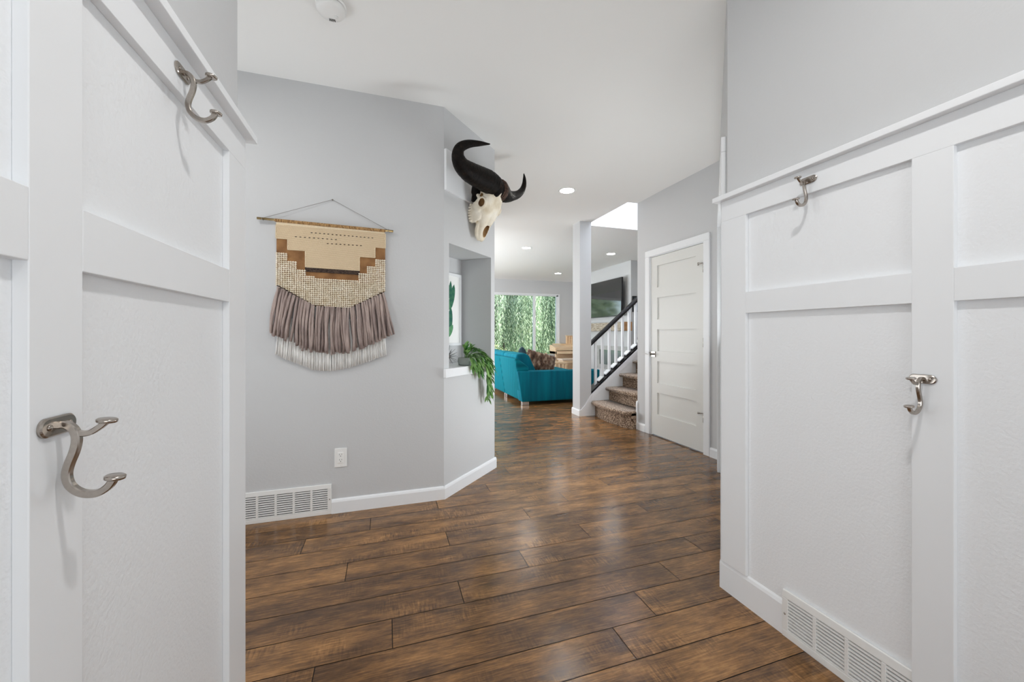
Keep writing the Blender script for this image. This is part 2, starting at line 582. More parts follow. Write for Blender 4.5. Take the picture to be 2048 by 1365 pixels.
# ---------------------------------------------------------------- floor
def build_floor():
    rnd = random.Random(4)
    PW, PL, GAP = .1575, 1.285, .0016
    fixed = {2.593: .328, 2.435: -.09, 2.278: .858, 2.12: .33, 1.963: 1.103, 1.805: .671, 1.648: 1.603, 1.49: 1.308, 1.333: 1.052, 1.175: .844}
    mb = MB(); tone = []; uvs = []
    x0, x1, y0, y1 = -3.2, 7.2, -2.3, 10.95
    k0 = math.floor((y0 - 1.963) / PW)
    y = 1.963 + k0 * PW
    while y < y1:
        fx = None
        for kk, vv in fixed.items():
            if abs(kk - y) < .03:
                fx = vv
        j = fx if fx is not None else rnd.uniform(0, PL)
        x = j - math.ceil((j - x0) / PL) * PL
        while x < x1:
            a, b = max(x, x0), min(x + PL, x1)
            if b - a > .02:
                ya, yb = max(y, y0), min(y + PW, y1)
                n = len(mb.v)
                mb.add([(a + GAP, ya + GAP, 0), (b - GAP, ya + GAP, 0), (b - GAP, yb - GAP, 0), (a + GAP, yb - GAP, 0)], [(0, 1, 2, 3)])
                ou, ov = rnd.uniform(0, 50), rnd.uniform(0, 50)
                uvs += [(a + ou, ya + ov), (b + ou, ya + ov), (b + ou, yb + ov), (a + ou, yb + ov)]
                tone.append(rnd.random())
            x += PL
        y += PW
    mb.cur = 1
    mb.box((x0, y0, -.12), (x1, y1, -.0025))
    nb = 6
    tone += [0] * nb; uvs += [(0, 0)] * (nb * 4)
    mb.tone = tone
    o = mb.build('floor', [M['floor'], M['dark']], fixn=False)
    uvl = o.data.uv_layers.new(name='plank')
    for i, c in enumerate(uvs):
        uvl.data[i].uv = c
    struct(o, 'brown hand-scraped wood plank floor', 'floor')


build_floor()

# ---------------------------------------------------------------- ceiling
mb = MB()
for a, b in (((-3.2, -2.3), (7.2, 4.04)), ((-3.2, 4.04), (2.77, 5.07)), ((-3.2, 5.07), (7.2, 10.95))):
    mb.box((a[0], a[1], CEIL), (b[0], b[1], CEIL + .12))
struct(mb.build('ceiling', M['ceiling']), 'flat pale ceiling with a stair opening', 'ceiling')

# stairwell void above the ceiling
mb = MB()
mb.box((2.65, 5.07, CEIL + .12), (6.4, 5.19, 5.2))
mb.box((2.65, 3.92, CEIL + .12), (6.4, 4.04, 5.2))
mb.box((2.65, 4.04, CEIL + .12), (2.77, 5.07, 5.2))
mb.box((6.3, 4.04, CEIL + .12), (6.42, 5.07, 5.2))
mb.box((2.65, 3.92, 5.2), (6.42, 5.19, 5.3))
struct(mb.build('wall_stairwell', mat('stairwell_paint', (232, 233, 236), .7)), 'pale upper stairwell wall above the ceiling opening', 'wall')


# ---------------------------------------------------------------- walls
def wall(name, boxes, m='wall', label=None):
    b = MB()
    for a, c in boxes:
        b.box(a, c)
    return struct(b.build(name, M[m]), label, 'wall')


T = .115
LX, RX = -.43, 1.46            # drywall planes of the mudroom passage
wall('wall_left', [((LX - T, -2.2, 0), (LX, 1.385, CEIL))], label='grey drywall of the left passage wall')
wall('wall_back', [((-2.8, -2.3, 0), (3.2, -2.2, CEIL))], label='wall behind the passage')
wall('wall_right', [((RX, -2.2, 0), (RX + .06, 1.37, CEIL))], label='grey drywall of the right passage wall')
wall('wall_tapestry', [((-2.6, 2.74, 0), (.385, 2.86, CEIL)), ((-2.8, .9, 0), (-2.6, 2.86, CEIL)), ((-2.6, .9, 0), (LX - T, 1.0, CEIL))], label='grey wall behind the woven wall hanging')

# diagonal wall with niche (u .06-.654, z .906-1.80, depth .30)
mb = MB()


def wbox(mb_, u0, u1, n0, n1, z0, z1):
    P = [WB(u0, n0, z0), WB(u1, n0, z0), WB(u1, n1, z0), WB(u0, n1, z0), WB(u0, n0, z1), WB(u1, n0, z1), WB(u1, n1, z1), WB(u0, n1, z1)]
    return mb_.add(P, [(0, 3, 2, 1), (4, 5, 6, 7), (0, 1, 5, 4), (1, 2, 6, 5), (2, 3, 7, 6), (3, 0, 4, 7)])


ND = -.30
# solid face pieces; the body behind is a prism whose edges follow the neighbouring walls
U1 = .715
wbox(mb, .0, .06, ND, 0, .90, 1.80)
wbox(mb, .654, U1, ND, 0, .90, 1.80)
wbox(mb, .0, U1, ND - .05, ND, .90, 1.80)
# full-depth masses below and above the niche
for z0, z1 in ((0, .90), (1.80, CEIL)):
    wbox(mb, .0, U1, ND - .05, 0, z0, z1)
struct(mb.build('wall_niche', M['wall']), 'diagonal grey wall with a recessed niche', 'wall')
e = WB(U1, 0, 0)
EX, EY = e[0], e[1]
wall('wall_hall', [((.66, 3.40, 0), (.78, 5.4, CEIL)), ((-.6, 5.4, 0), (.78, 5.5, CEIL)), ((-.6, 5.5, 0), (-.5, 10.73, CEIL))], label='wall running on to the living room')

# far window wall, with opening X -?..4.97, Z .47..2.32
WX0, WX1, WZ0, WZ1, WY = 1.35, 4.93, .50, 2.32, 10.73
wall('wall_window', [((-.7, WY, 0), (WX0, WY + .16, CEIL)), ((WX1, WY, 0), (5.8, WY + .16, CEIL)), ((WX0, WY, 0), (WX1, WY + .16, WZ0)), ((WX0, WY, WZ1), (WX1, WY + .16, CEIL))], label='grey far wall around the picture window')
# fireplace breast and beyond
wall('wall_living', [((5.7, 9.0, 0), (5.8, 10.73, CEIL)), ((5.8, 7.18, 0), (6.5, 7.3, CEIL)), ((6.5, 4.0, 0), (6.6, 7.3, CEIL))], label='pale right-hand walls of the living room')
wall('wall_fireplace', [((5.0, 7.18, 0), (5.8, 9.0, CEIL))], label='pale fireplace wall carrying the television')
# stairs side: end wall (column) and the sloping wall below the railing
mb = MB()
mb.box((2.587, 4.912, 0), (2.765, 5.13, CEIL))
struct(mb.build('wall_column', M['wall']), 'square grey wall end beside the staircase', 'wall')
SL = .82           # stair slope


def strz(x, off):
    return off + (x - 2.79) * SL


mb = MB()
mb.prism([(2.765, 0), (6.3, 0), (6.3, min(CEIL, strz(6.3, .30))), (2.765 + (CEIL - .28) / SL, CEIL), (2.765, strz(2.765, .30))], 1, 4.93, 5.07)
struct(mb.build('wall_stringer', M['white']), 'sloping white wall under the stair railing', 'wall')
# closet / door wall
DX = 2.90
wall('wall_door', [((DX, 2.975, 2.06), (DX + T, 4.03, CEIL)), ((DX, 3.802, 0), (DX + T, 4.03, 2.06)), ((DX, 2.80, 0), (DX + T, 2.975, CEIL)),
                   ((DX + T, 3.92, 0), (6.4, 4.03, CEIL))], label='grey wall holding the closed panel door')

# diagonal entry wall from the right passage wall to the door wall
DG = .09


def EW(s, n, z):
    """frame of the entry wall: s metres along from the near corner, n out into the hall"""
    p = Vector((RX, RX - DG, 0)) + Vector((1, 1, 0)) / R2 * s + Vector((-1, 1, 0)) / R2 * n
    return (p.x, p.y, z)


def ebox(mb_, s0, s1, n0, n1, z0, z1):
    P = [EW(s0, n0, z0), EW(s1, n0, z0), EW(s1, n1, z0), EW(s0, n1, z0), EW(s0, n0, z1), EW(s1, n0, z1), EW(s1, n1, z1), EW(s0, n1, z1)]
    return mb_.add(P, [(0, 3, 2, 1), (4, 5, 6, 7), (0, 1, 5, 4), (1, 2, 6, 5), (2, 3, 7, 6), (3, 0, 4, 7)])


SA, SB = .235, 1.665
mb = MB()
ebox(mb, 0, SA, -T, 0, 0, CEIL); ebox(mb, SB, 2.035, -T, 0, 0, CEIL); ebox(mb, SA, SB, -T, 0, 2.04, CEIL)
struct(mb.build('wall_entry', M['wall']), 'diagonal grey wall around the entry door', 'wall')
mb = MB()
ebox(mb, SA - .075, SA + .005, 0, .022, 0, 2.04); ebox(mb, SB - .005, SB + .075, 0, .022, 0, 2.04); ebox(mb, SA - .075, SB + .075, 0, .022, 2.04, 2.115)
struct(mb.build('trim_1', M['white'], bevel=.003), 'white casing around the entry door', 'door trim')
dr = thing('door_2', 'white entry door in the diagonal wall', 'door')
dr['kind'] = 'structure'
mb = MB(); ebox(mb, SA + .005, SA + .93, -.08, -.035, .01, 2.03); mb.build('slab', M['door'], dr, bevel=.003)
mb = MB(); ebox(mb, SA + .93, SA + .99, -.09, -.02, .01, 2.03); ebox(mb, SB - .06, SB - .005, -.09, -.02, .01, 2.03); ebox(mb, SA + .99, SB - .06, -.09, -.02, .01, .2); ebox(mb, SA + .99, SB - .06, -.09, -.02, 1.95, 2.03)
mb.build('sidelight_frame', M['white'], dr)
mb = MB(); ebox(mb, SA + .99, SB - .06, -.06, -.052, .2, 1.95); mb.build('sidelight_glass', M['pane'], dr)


# ---------------------------------------------------------------- wainscot
def wainscot(side, name, label):
    """board-and-batten panelling on a passage wall. side -1 = left wall, +1 = right wall"""
    face = .02                   # batten thickness
    X0 = LX if side < 0 else RX
    sg = 1 if side < 0 else -1   # direction out of the wall
    root = thing(name, label, 'wall panelling'); root['kind'] = 'structure'
    Y0, Y1 = -2.15, 1.385
    bz = .0

    def bx(a, b, off0, off1, z0, z1, nm, m='white', bev=.0012, mbx=None):
        q = mbx or MB()
        q.box((X0 + sg * off0, a, z0), (X0 + sg * off1, b, z1))
        return q.build(nm, M[m], root, bevel=bev) if not mbx else q
    # backing panel skin
    bx(Y0, Y1 - .004, 0, .004, 0, 1.745, 'panel_sheet', 'panel', 0)
    # top rail, middle rail
    bx(Y0, Y1, .004, face, 1.655, 1.745, 'top_rail')
    stiles = [(1.26, Y1), (.627, .715)]
    y = .627 - .545
    while y > -2:
        stiles.append((y - .09, y)); y -= .635
    for (a, b) in stiles:
        bx(a, b, .004, face, .13 if side > 0 else .0, 1.655, 'stile')
    ss = sorted(stiles)
    for (a, b), (c, d) in zip(ss[:-1], ss[1:]):
        bx(b, c, .004, face, 1.239, 1.328, 'middle_rail')
    # cap with small overhang
    q = MB()
    q.box((X0, Y0, 1.745), (X0 + sg * .046, Y1 + .026, 1.767))
    q.build('cap', M['white'], root, bevel=.002)
    return root


wainscot(-1, 'trim_2', 'white board-and-batten panelling on the left passage wall')
wainscot(1, 'trim_3', 'white board-and-batten panelling on the right passage wall')

# wall-end faces of the passage
mb = MB(); mb.box((LX - T, 1.385, 0), (LX + .02, 1.389, 1.745)); struct(mb.build('trim_4', M['white']), 'white end board of the left panelling', 'trim')
mb = MB(); mb.box((RX - .02, 1.386, .13), (RX + .0, 1.389, 1.745)); struct(mb.build('trim_5', M['white']), 'white end board of the right panelling', 'trim')


# ---------------------------------------------------------------- baseboards
def base_profile(h=.09, t=.014):
    return [(0, 0), (t, 0), (t, h - .018), (t - .004, h - .006), (t - .009, h), (0, h)]


def baseboard(name, p0, p1, nrm, label, h=.09):
    a = Vector(p0).to_3d() if len(p0) == 2 else Vector(p0)
    p0 = Vector((p0[0], p0[1], 0)); p1 = Vector((p1[0], p1[1], 0)); n = Vector((nrm[0], nrm[1], 0)).normalized()
    pr = base_profile(h)
    mb_ = MB(); k = len(pr)
    vs = [p0 + n * q[0] + Vector((0, 0, q[1])) for q in pr] + [p1 + n * q[0] + Vector((0, 0, q[1])) for q in pr]
    fs = [tuple(range(k)), tuple(range(k, 2 * k))[::-1]] + [(i, (i + 1) % k, k + (i + 1) % k, k + i) for i in range(k)]
    mb_.add(vs, fs)
    return struct(mb_.build(name, M['white']), label, 'baseboard')


baseboard('baseboard_tapestry', (-.332, 2.74), (.391, 2.74), (0, -1), 'white baseboard under the wall hanging')
baseboard('baseboard_foyer', (-2.6, 2.74), (-.86, 2.74), (0, -1), 'white baseboard beyond the grille')
baseboard('baseboard_niche', WB(-.006, 0, 0)[:2], WB(U1 + .012, 0, 0)[:2], NN[:2], 'white baseboard under the niche wall')
baseboard('baseboard_right', (RX, 1.40), (RX, 1.104), (-1, 0), 'white baseboard ending at the right grille', .13)
baseboard('baseboard_door', (DX, 4.035), (DX, 3.872), (-1, 0), 'white baseboard between the panel door and stairs')
baseboard('baseboard_entry', (DX, 2.912), (DX, 2.80), (-1, 0), 'short white baseboard between the two door casings')
baseboard('baseboard_column', (2.587, 5.14), (2.587, 4.905), (-1, 0), 'white baseboard on the column side')
baseboard('baseboard_window', (-.5, WY), (5.7, WY), (0, -1), 'white baseboard under the picture window')


# ---------------------------------------------------------------- vents
def louvre_vent(name, label, L, H, n_sec, mirror=False):
    """grille in local frame: x along, y out of the wall is -y, z up"""
    root = thing(name, label, 'vent')
    mb_ = MB()
    t = .012
    bt, bb, bs = .028, .026, .023
    secw = (L - 2 * bs - (n_sec - 1) * .0125) / n_sec
    # frame
    mb_.prism([(0, 0), (-t, 0), (-t, bb), (0, bb)], 0, 0, L)
    mb_.prism([(0, H - bt), (-t, H - bt), (-t * .75, H), (0, H)], 0, 0, L)
    xs = [0]
    x = bs
    secs = []
    for i in range(n_sec):
        secs.append((x, x + secw)); x += secw + .0125
    mb_.box((0, -t, bb), (bs, 0, H - bt)); mb_.box((L - bs, -t, bb), (L, 0, H - bt))
    for i in range(n_sec - 1):
        mb_.box((secs[i][1], -t, bb), (secs[i + 1][0], 0, H - bt))
    mb_.build('frame', M['vent'], root, bevel=.002)
    q = MB(); q.box((bs, -.0015, bb), (L - bs, 0, H - bt)); q.build('duct_opening', M['dark'], root)
    for (a, b) in secs:
        q = MB(); nl = 10
        step = (H - bt - bb) / nl
        for k in range(nl):
            z = bb + k * step
            q.prism([(-t + .001, z + step * .10), (-t + .001, z + step * .52), (-.005, z + step * .66), (-.005, z + step * .34)], 0, a, b)
        q.build('louvre_panel', M['vent'], root)
    for xx in (.011, L - .011):
        q = MB(); q.lathe([(0, .0022), (.003, .0016), (.0042, 0)][::-1], 10, (xx, -t, H * .5), (0, -1, 0)); q.build('screw', M['nickel'], root)
    return root


v = louvre_vent('vent_grille', 'white louvred wall grille below the wall hanging', .53, .19, 5)
v.location = (-.862, 2.74, 0)
v2 = louvre_vent('vent_grille', 'white louvred grille at the foot of the right panelled wall', .5385, .176, 5)
v2.location = (RX, 1.103, 0); v2.rotation_euler = (0, 0, -PI / 2)
v2.location.x = RX - .006

# ---------------------------------------------------------------- outlet
r = thing('wall_outlet', 'white double power outlet on grey wall above the baseboard', 'outlet', (-.278, 2.74, .353))
mb = MB(); mb.box((-.037, -.006, -.061), (.037, 0, .061)); mb.build('cover_plate', M['plastic'], r, bevel=.003)
mb = MB(); mb.box((-.017, -.009, -.034), (.017, -.004, .034)); rc = mb.build('receptacle', M['plastic'], r, bevel=.002)
mb = MB()
for zc in (.017, -.017):
    mb.box((-.008, -.0095, zc + .001), (-.006, -.0085, zc + .009)); mb.box((.005, -.0095, zc + .002), (.007, -.0085, zc + .009))
    mb.lathe([(.0025, 0), (.0025, .001)], 8, (0, -.0088, zc - .006), (0, -1, 0))
mb.build('socket_slots', M['dark'], rc)
for zc in (.048, -.048):
    mb = MB(); mb.lathe([(.003, 0), (.0025, .001), (0, .0015)], 8, (0, -.006, zc), (0, -1, 0)); mb.build('screw', M['vent'], r)

# ---------------------------------------------------------------- coat hooks
# local frame: x out of the wall, y along wall, z up; root at wall face


def coat_hook(label):
    root = thing('coat_hook', label, 'coat hook', group='nickel double coat hooks')
    # stadium plate
    mb_ = MB(); prof = []
    hw, rr = .0175, .0125
    for k in range(17):
        a = -PI / 2 + PI * k / 16; prof.append((hw + rr * math.cos(a), rr * math.sin(a)))
    for k in range(17):
        a = PI / 2 + PI * k / 16; prof.append((-hw + rr * math.cos(a), rr * math.sin(a)))
    n = len(prof)
    vs = [(0, p[0], p[1]) for p in prof] + [(.003, p[0], p[1]) for p in prof] + [(.0046, p[0] * .93, p[1] * .86) for p in prof]
    fs = [tuple(range(n))[::-1]] + [(i, (i + 1) % n, n + (i + 1) % n, n + i) for i in range(n)] + [(n + i, n + (i + 1) % n, 2 * n + (i + 1) % n, 2 * n + i) for i in range(n)] + [tuple(range(2 * n, 3 * n))]
    mb_.add(vs, fs)
    pl = mb_.build('mounting_plate', M['nickel'], root)
    for s in (-1, 1):
        q = MB(); q.lathe([(.0042, 0), (.0038, .0012), (0, .002)], 12, (.0046, s * .0165, 0), (1, 0, 0)); q.build('screw', M['nickel'], pl)
    # lower S arm with its knob, upper arm with its knob
    low = catmull([(.002, 0, 0), (.010, 0, .0005), (.018, 0, -.006), (.0215, 0, -.018), (.0195, 0, -.034), (.0135, 0, -.053), (.0115, 0, -.067), (.0155, 0, -.081), (.027, 0, -.0915), (.042, 0, -.0935), (.054, 0, -.0865), (.0605, 0, -.076)], 5)
    q = MB(); q.sweep(low, (0, 1, 0), [.0046] * len(low), .0042)
    la = q.build('lower_arm', M['nickel'], root, bevel=0)
    es = la.modifiers.new('crisp', 'EDGE_SPLIT'); es.split_angle = math.radians(28)
    q = MB(); q.lathe([(.0095, 0), (.0110, .001), (.0112, .0045), (.0095, .0058), (0, .006)], 24, (.061, 0, -.077), (.12, 0, 1)); q.build('knob', M['nickel'], la)
    up = catmull([(.017, 0, -.008), (.026, 0, -.0125), (.036, 0, -.0115), (.046, 0, -.0045), (.0515, 0, .001)], 5)
    q = MB(); q.sweep(up, (0, 1, 0), .0036, .0034)
    ua = q.build('upper_arm', M['nickel'], root)
    es = ua.modifiers.new('crisp', 'EDGE_SPLIT'); es.split_angle = math.radians(28)
    q = MB(); q.lathe([(.0095, 0), (.0108, .001), (.0110, .0042), (.0095, .0054), (0, .0056)], 24, (.0525, 0, .0005), (.12, 0, 1)); q.build('knob', M['nickel'], ua)
    return root


h = coat_hook('nickel double coat hook below the middle rail of the left wall')
h.location = (LX + .02, .667, 1.031)
copy_thing(h, (LX + .02, .996, 1.701), 0, 'nickel double coat hook on the top rail of the left wall')
copy_thing(h, (RX - .02, 1.003, 1.702), PI, 'nickel double coat hook on the top rail of the right wall')
copy_thing(h, (RX - .02, .690, 1.024), PI, 'nickel double coat hook below the middle rail of the right wall')

# ---------------------------------------------------------------- smoke detector
r = thing('smoke_detector', 'round white smoke detector on the ceiling', 'smoke detector', (-.252, 2.056, CEIL))
mb = MB(); mb.lathe([(.070, 0), (.070, -.010), (.066, -.014)], 36); mb.build('base', M['plastic'], r)
mb = MB(); mb.lathe([(.063, -.014), (.063, -.017)], 36); mb.build('shadow_gap', M['dark'], r)
mb = MB(); mb.lathe([(.064, -.016), (.065, -.030), (.058, -.040), (.035, -.046), (.012, -.046), (0, -.045)], 36); cv = mb.build('cover', M['plastic'], r)
mb = MB()
for i in range(5):
    mb.box((-.012 + i * .006, .030, -.0475), (-.0095 + i * .006, .046, -.043))
mb.build('slots', M['dark'], cv)
mb = MB(); mb.lathe([(.009, -.046), (.008, -.0485), (0, -.049)], 16, (.022, .012, 0)); mb.build('test_button', M['vent'], cv)
mb = MB(); mb.lathe([(.0025, -.046), (0, -.048)], 8, (-.03, .0, .003)); mb.build('indicator_lamp', M['dark'], cv)

# ---------------------------------------------------------------- recessed ceiling lights
def downlight(x, y, label):
    r_ = thing('recessed_light', label, 'ceiling light', (x, y, CEIL), group='recessed ceiling lights')
    q = MB(); q.lathe([(.078, -.0005), (.092, -.0005), (.094, -.004), (.090, -.006), (.078, -.005)], 36, cap=False); q.build('trim_ring', M['plastic'], r_)
    q = MB(); q.lathe([(0, -.004), (.078, -.004), (.078, -.001), (0, -.001)], 36); q.build('diffuser', M['glow'], r_)
    return r_


dl = downlight(1.902, 3.911, 'round recessed ceiling light in the hall above the stair foot, nearest of the four')
copy_thing(dl, (2.458, 6.74, CEIL), 0, 'round recessed ceiling light seen between the skull and the column, above the sofa')
copy_thing(dl, (4.266, 9.305, CEIL), 0, 'small round recessed ceiling light near the picture window, just left of the column')
copy_thing(dl, (4.229, 6.729, CEIL), 0, 'round recessed ceiling light above the television, right of the column')

# ---------------------------------------------------------------- panel door
dr = thing('door_1', 'white closed five-panel door beside the stairs', 'door', (DX, 0, 0)); dr['kind'] = 'structure'
Y0, Y1 = 2.985, 3.790
mb = MB()
# casing (mitred flat boards with a rounded edge), local x out of wall = -x
mb.box((-.018, Y1, 0), (0, Y1 + .075, 2.04)); mb.box((-.018, Y0 - .075, 0), (0, Y0, 2.04)); mb.box((-.018, Y0 - .075, 2.04), (0, Y1 + .075, 2.112))
mb.build('casing', M['white'], dr, bevel=.005, seg=3)
mb = MB(); mb.box((0, Y1 - .012, 0), (.11, Y1 + .012, 2.05)); mb.box((0, Y0 - .012, 0), (.11, Y0 + .008, 2.05)); mb.box((0, Y0, 2.032), (.11, Y1, 2.06)); mb.build('jamb', M['white'], dr)
# slab: stiles and rails around five recessed panels
sy0, sy1 = Y0 + .010, Y1 - .014
sx0, sx1 = .004, .040
pz = [(1.677, 1.922), (1.317, 1.562), (.962, 1.204), (.600, .845), (.247, .492)]
py0, py1 = 3.098, 3.675
mb = MB()
mb.box((sx0, sy0, .012), (sx1, py0, 2.028)); mb.box((sx0, py1, .012), (sx1, sy1, 2.028))
zs = [.012] + [v_ for p_ in reversed(pz) for v_ in p_] + [2.028]
for i in range(0, len(zs), 2):
    mb.box((sx0, py0, zs[i]), (sx1, py1, zs[i + 1]))
slab = mb.build('slab', M['door'], dr)
for (a, b) in pz:
    q = MB()
    q.box((sx0 + .014, py0, a), (sx1 - .004, py1, b))
    # sloped sticking
    q.build('recessed_panel', M['door'], slab)
for z in (1.79, 1.07, .345):
    q = MB(); q.tube([(-.004, sy0 - .004, z - .045), (-.004, sy0 - .004, z + .045)], .0065, 10); q.box((.0, sy0 - .006, z - .044), (.004, sy0 + .012, z + .044))
    hg = q.build('hinge', M['nickel'], dr)
    if z != 1.07:
        q = MB(); q.tube([(-.006, sy0 - .002, z + .046), (-.03, sy0 + .03, z + .045)], .0035, 8); q.tube([(-.006, sy0 - .002, z + .046), (-.012, sy0 + .055, z + .035)], .003, 8)
        q.lathe([(.008, 0), (.008, .012)], 10, (-.03, sy0 + .03, z + .045), (-1, 1, 0)); q.lathe([(.006, 0), (.006, .01)], 10, (-.012, sy0 + .055, z + .035), (.4, 1, 0))
        q.build('door_stop', M['nickel'], hg)
q = MB(); q.box((-.006, sy1 - .075, .892), (sx0, sy1 - .012, .955)); rs = q.build('lever_rose', M['nickel'], dr, bevel=.002)
q = MB(); q.lathe([(.010, 0), (.010, .045)], 14, (-.004, sy1 - .045, .924), (-1, 0, 0)); q.box((-.055, sy1 - .05, .919), (-.045, sy1 + .050, .929)); q.build('lever', mat('dark_satin_nickel', (120, 116, 112), .35, 1.0), rs, bevel=.002)
q = MB(); q.box((-.003, sy1 - .002, .90), (.006, sy1 + .012, .95)); q.build('strike_plate', M['nickel'], dr)

# ---------------------------------------------------------------- staircase
NST, RUN, RISE = 13, .2265, .1865
NX0 = 2.756
st = thing('staircase', 'brown carpeted staircase rising behind the panel door wall', 'stairs', (2.8, 4.47, 0))
ox, oy = 2.8, 4.47


def nose_z(k):
    return .21 + k * .187


for k in range(9):
    nx = NX0 + k * RUN
    zt = nose_z(k); zb = 0 if k == 0 else nose_z(k - 1)
    ya, yb = 4.045, 4.895
    mbs = MB()
    # plan outline of this step: front edge bows out on the first two steps
    bow = .055 if k == 0 else .0
    nfr = 14
    # riser
    xr = nx + .062
    if k == 0:
        ya2 = 4.035
        front = []
        for i in range(nfr + 1):
            t_ = i / nfr
            yy = yb + (ya2 - yb) * t_
            xx = xr - bow * math.sin(PI * t_) ** .8
            front.append((xx, yy))
        plan = front + [(xr + RUN + .1, ya2), (xr + RUN + .1, yb)]
    else:
        plan = [(xr, yb), (xr, ya), (xr + RUN + .1, ya), (xr + RUN + .1, yb)]
        front = [(xr, yb), (xr, (ya + yb) / 2), (xr, ya)]
    plan_l = [(p[0] - ox, p[1] - oy) for p in plan]
    mbs.prism(plan_l, 2, zb, zt - .02)
    rs_ = mbs.build('riser', M['carpet'], st)
    # tread with rounded nosing
    q = MB()
    rr = .024
    prof = []
    for i in range(9):
        a = -PI / 2 + PI * i / 8
        prof.append((-rr * math.cos(a) , rr * math.sin(a)))
    vs = []; m_ = len(prof)
    for (fx, fy) in front:
        fx2 = fx - .038
        for (px_, pz_) in prof:
            vs.append((fx2 + px_ - ox, fy - oy, zt - rr + pz_))
        vs.append((fx + RUN + .02 - ox, fy - oy, zt)); vs.append((fx + RUN + .02 - ox, fy - oy, zt - 2 * rr))
    mm = m_ + 2
    nf = len(front)
    fs = []
    for i in range(nf - 1):
        for j in range(mm):
            j2 = (j + 1) % mm
            fs.append((i * mm + j, i * mm + j2, (i + 1) * mm + j2, (i + 1) * mm + j))
    fs.append(tuple(range(mm))); fs.append(tuple((nf - 1) * mm + j for j in range(mm))[::-1])
    q.add(vs, fs, True)
    q.build('tread', M['carpet'], st)
# skirt boards
q = MB()
q.prism([(2.74 - ox, 0), (2.825 - ox, 0), (5.2 - ox, strz(5.2, .23) - .45), (5.2 - ox, strz(5.2, .325)), (2.765 - ox, strz(2.765, .325)), (2.665 - ox, .155), (2.60 - ox, .09), (2.587 - ox, .09), (2.587 - ox, 0)], 1, 4.896 - oy, 4.912 - oy)
q.build('skirt_board', M['white'], st)
q = MB(); q.prism([(2.765 - ox, strz(2.765, .23) + .02), (5.2 - ox, strz(5.2, .23) + .02), (5.2 - ox, strz(5.2, .325)), (2.765 - ox, strz(2.765, .325))], 1, 4.890 - oy, 4.8965 - oy)
q.build('skirt_cap', M['white'], st, bevel=.002)
q = MB(); q.prism([(2.884 - ox, 0), (2.9 - ox, 0), (2.9 - ox, .34), (2.892 - ox, .34), (2.884 - ox, .31)], 1, 4.018 - oy, 4.040 - oy)
q.build('skirt_end', M['white'], st)

# railing
rl = thing('stair_railing', 'white stair balusters under a black handrail', 'railing', (2.8, 4.98, .35))
ox, oy, oz = 2.8, 4.98, .35


def hz(x):
    return 1.062 + (x - 2.841) * .8397


q = MB()
hp = [(-.030, -.036), (.030, -.036), (.036, .0), (.028, .026), (.0, .036), (-.028, .026), (-.036, .0)]
vs = []
for x in (2.768, 5.6):
    for (a, b) in hp:
        vs.append((x - ox, 4.98 + a - oy, hz(x) + b - oz))
k = len(hp)
q.add(vs, [tuple(range(k)), tuple(range(k, 2 * k))[::-1]] + [(i, (i + 1) % k, k + (i + 1) % k, k + i) for i in range(k)])
q.build('handrail', M['black'], rl, bevel=.003)


def sz(x):
    return .362 + (x - 2.79) * .8135


q = MB(); q.prism([(2.766 - ox, sz(2.766) - .026 - oz), (5.6 - ox, sz(5.6) - .026 - oz), (5.6 - ox, sz(5.6) - .002 - oz), (2.766 - ox, sz(2.766) - .002 - oz)], 1, 4.90 - oy, 5.06 - oy)
q.build('shoe_rail', M['black'], rl)
bxs = [2.873 + i * .1128 for i in range(22)]
for i, bx_ in enumerate(bxs):
    q = MB(); w_ = .016
    q.add([(bx_ + a - ox, 4.98 + b - oy, z - oz) for (a, b) in ((-w_, -w_), (w_, -w_), (w_, w_), (-w_, w_)) for z in (sz(bx_ + a) - .0, hz(bx_ + a) - .02)],
          [(0, 1, 3, 2), (2, 3, 5, 4), (4, 5, 7, 6), (6, 7, 1, 0), (0, 2, 4, 6), (1, 7, 5, 3)])
    q.build('baluster', M['white'], rl)
    # fillet between balusters on the shoe rail, black below and white on top, leaving the dark gap beside each
    q = MB(); a0, a1 = bx_ + .030, bx_ + .098
    q.prism([(a0 - ox, sz(a0) - .004 - oz), (a1 - ox, sz(a1) - .004 - oz), (a1 - ox, sz(a1) + .020 - oz), (a0 - ox, sz(a0) + .020 - oz)], 1, 4.925 - oy, 5.03 - oy)
    fl_ = q.build('fillet', M['black'], rl)
    q = MB(); q.prism([(a0 - ox, sz(a0) + .020 - oz), (a1 - ox, sz(a1) + .020 - oz), (a1 - ox, sz(a1) + .034 - oz), (a0 - ox, sz(a0) + .034 - oz)], 1, 4.93 - oy, 5.025 - oy)
    q.build('white_cap', M['white'], fl_)

# ---------------------------------------------------------------- woven wall hanging
def in_poly(x, y, poly):
    c = False; j = len(poly) - 1
    for i in range(len(poly)):
        xi, yi = poly[i]; xj, yj = poly[j]
        if (yi > y) != (yj > y) and x < (xj - xi) * (y - yi) / (yj - yi) + xi:
            c = not c
        j = i
    return c


HY = 2.74
wh = thing('wall_hanging', 'woven cream and brown wall hanging with long taupe yarn fringe', 'wall hanging', (-.324, HY, 1.43))
hx, hyy, hz0 = -.324, HY, 1.43


def T3(x, z, off):
    return (x - hx, -off, z - hz0)


def tri_poly(mb_, poly, o0, o1):
    """flat sheet with thickness, polygon in (x,z)"""
    n = len(poly)
    vs = [T3(p[0], p[1], o0) for p in poly] + [T3(p[0], p[1], o1) for p in poly]
    mb_.add(vs, [tuple(range(n)), tuple(range(n, 2 * n))[::-1]] + [(i, (i + 1) % n, n + (i + 1) % n, n + i) for i in range(n)])


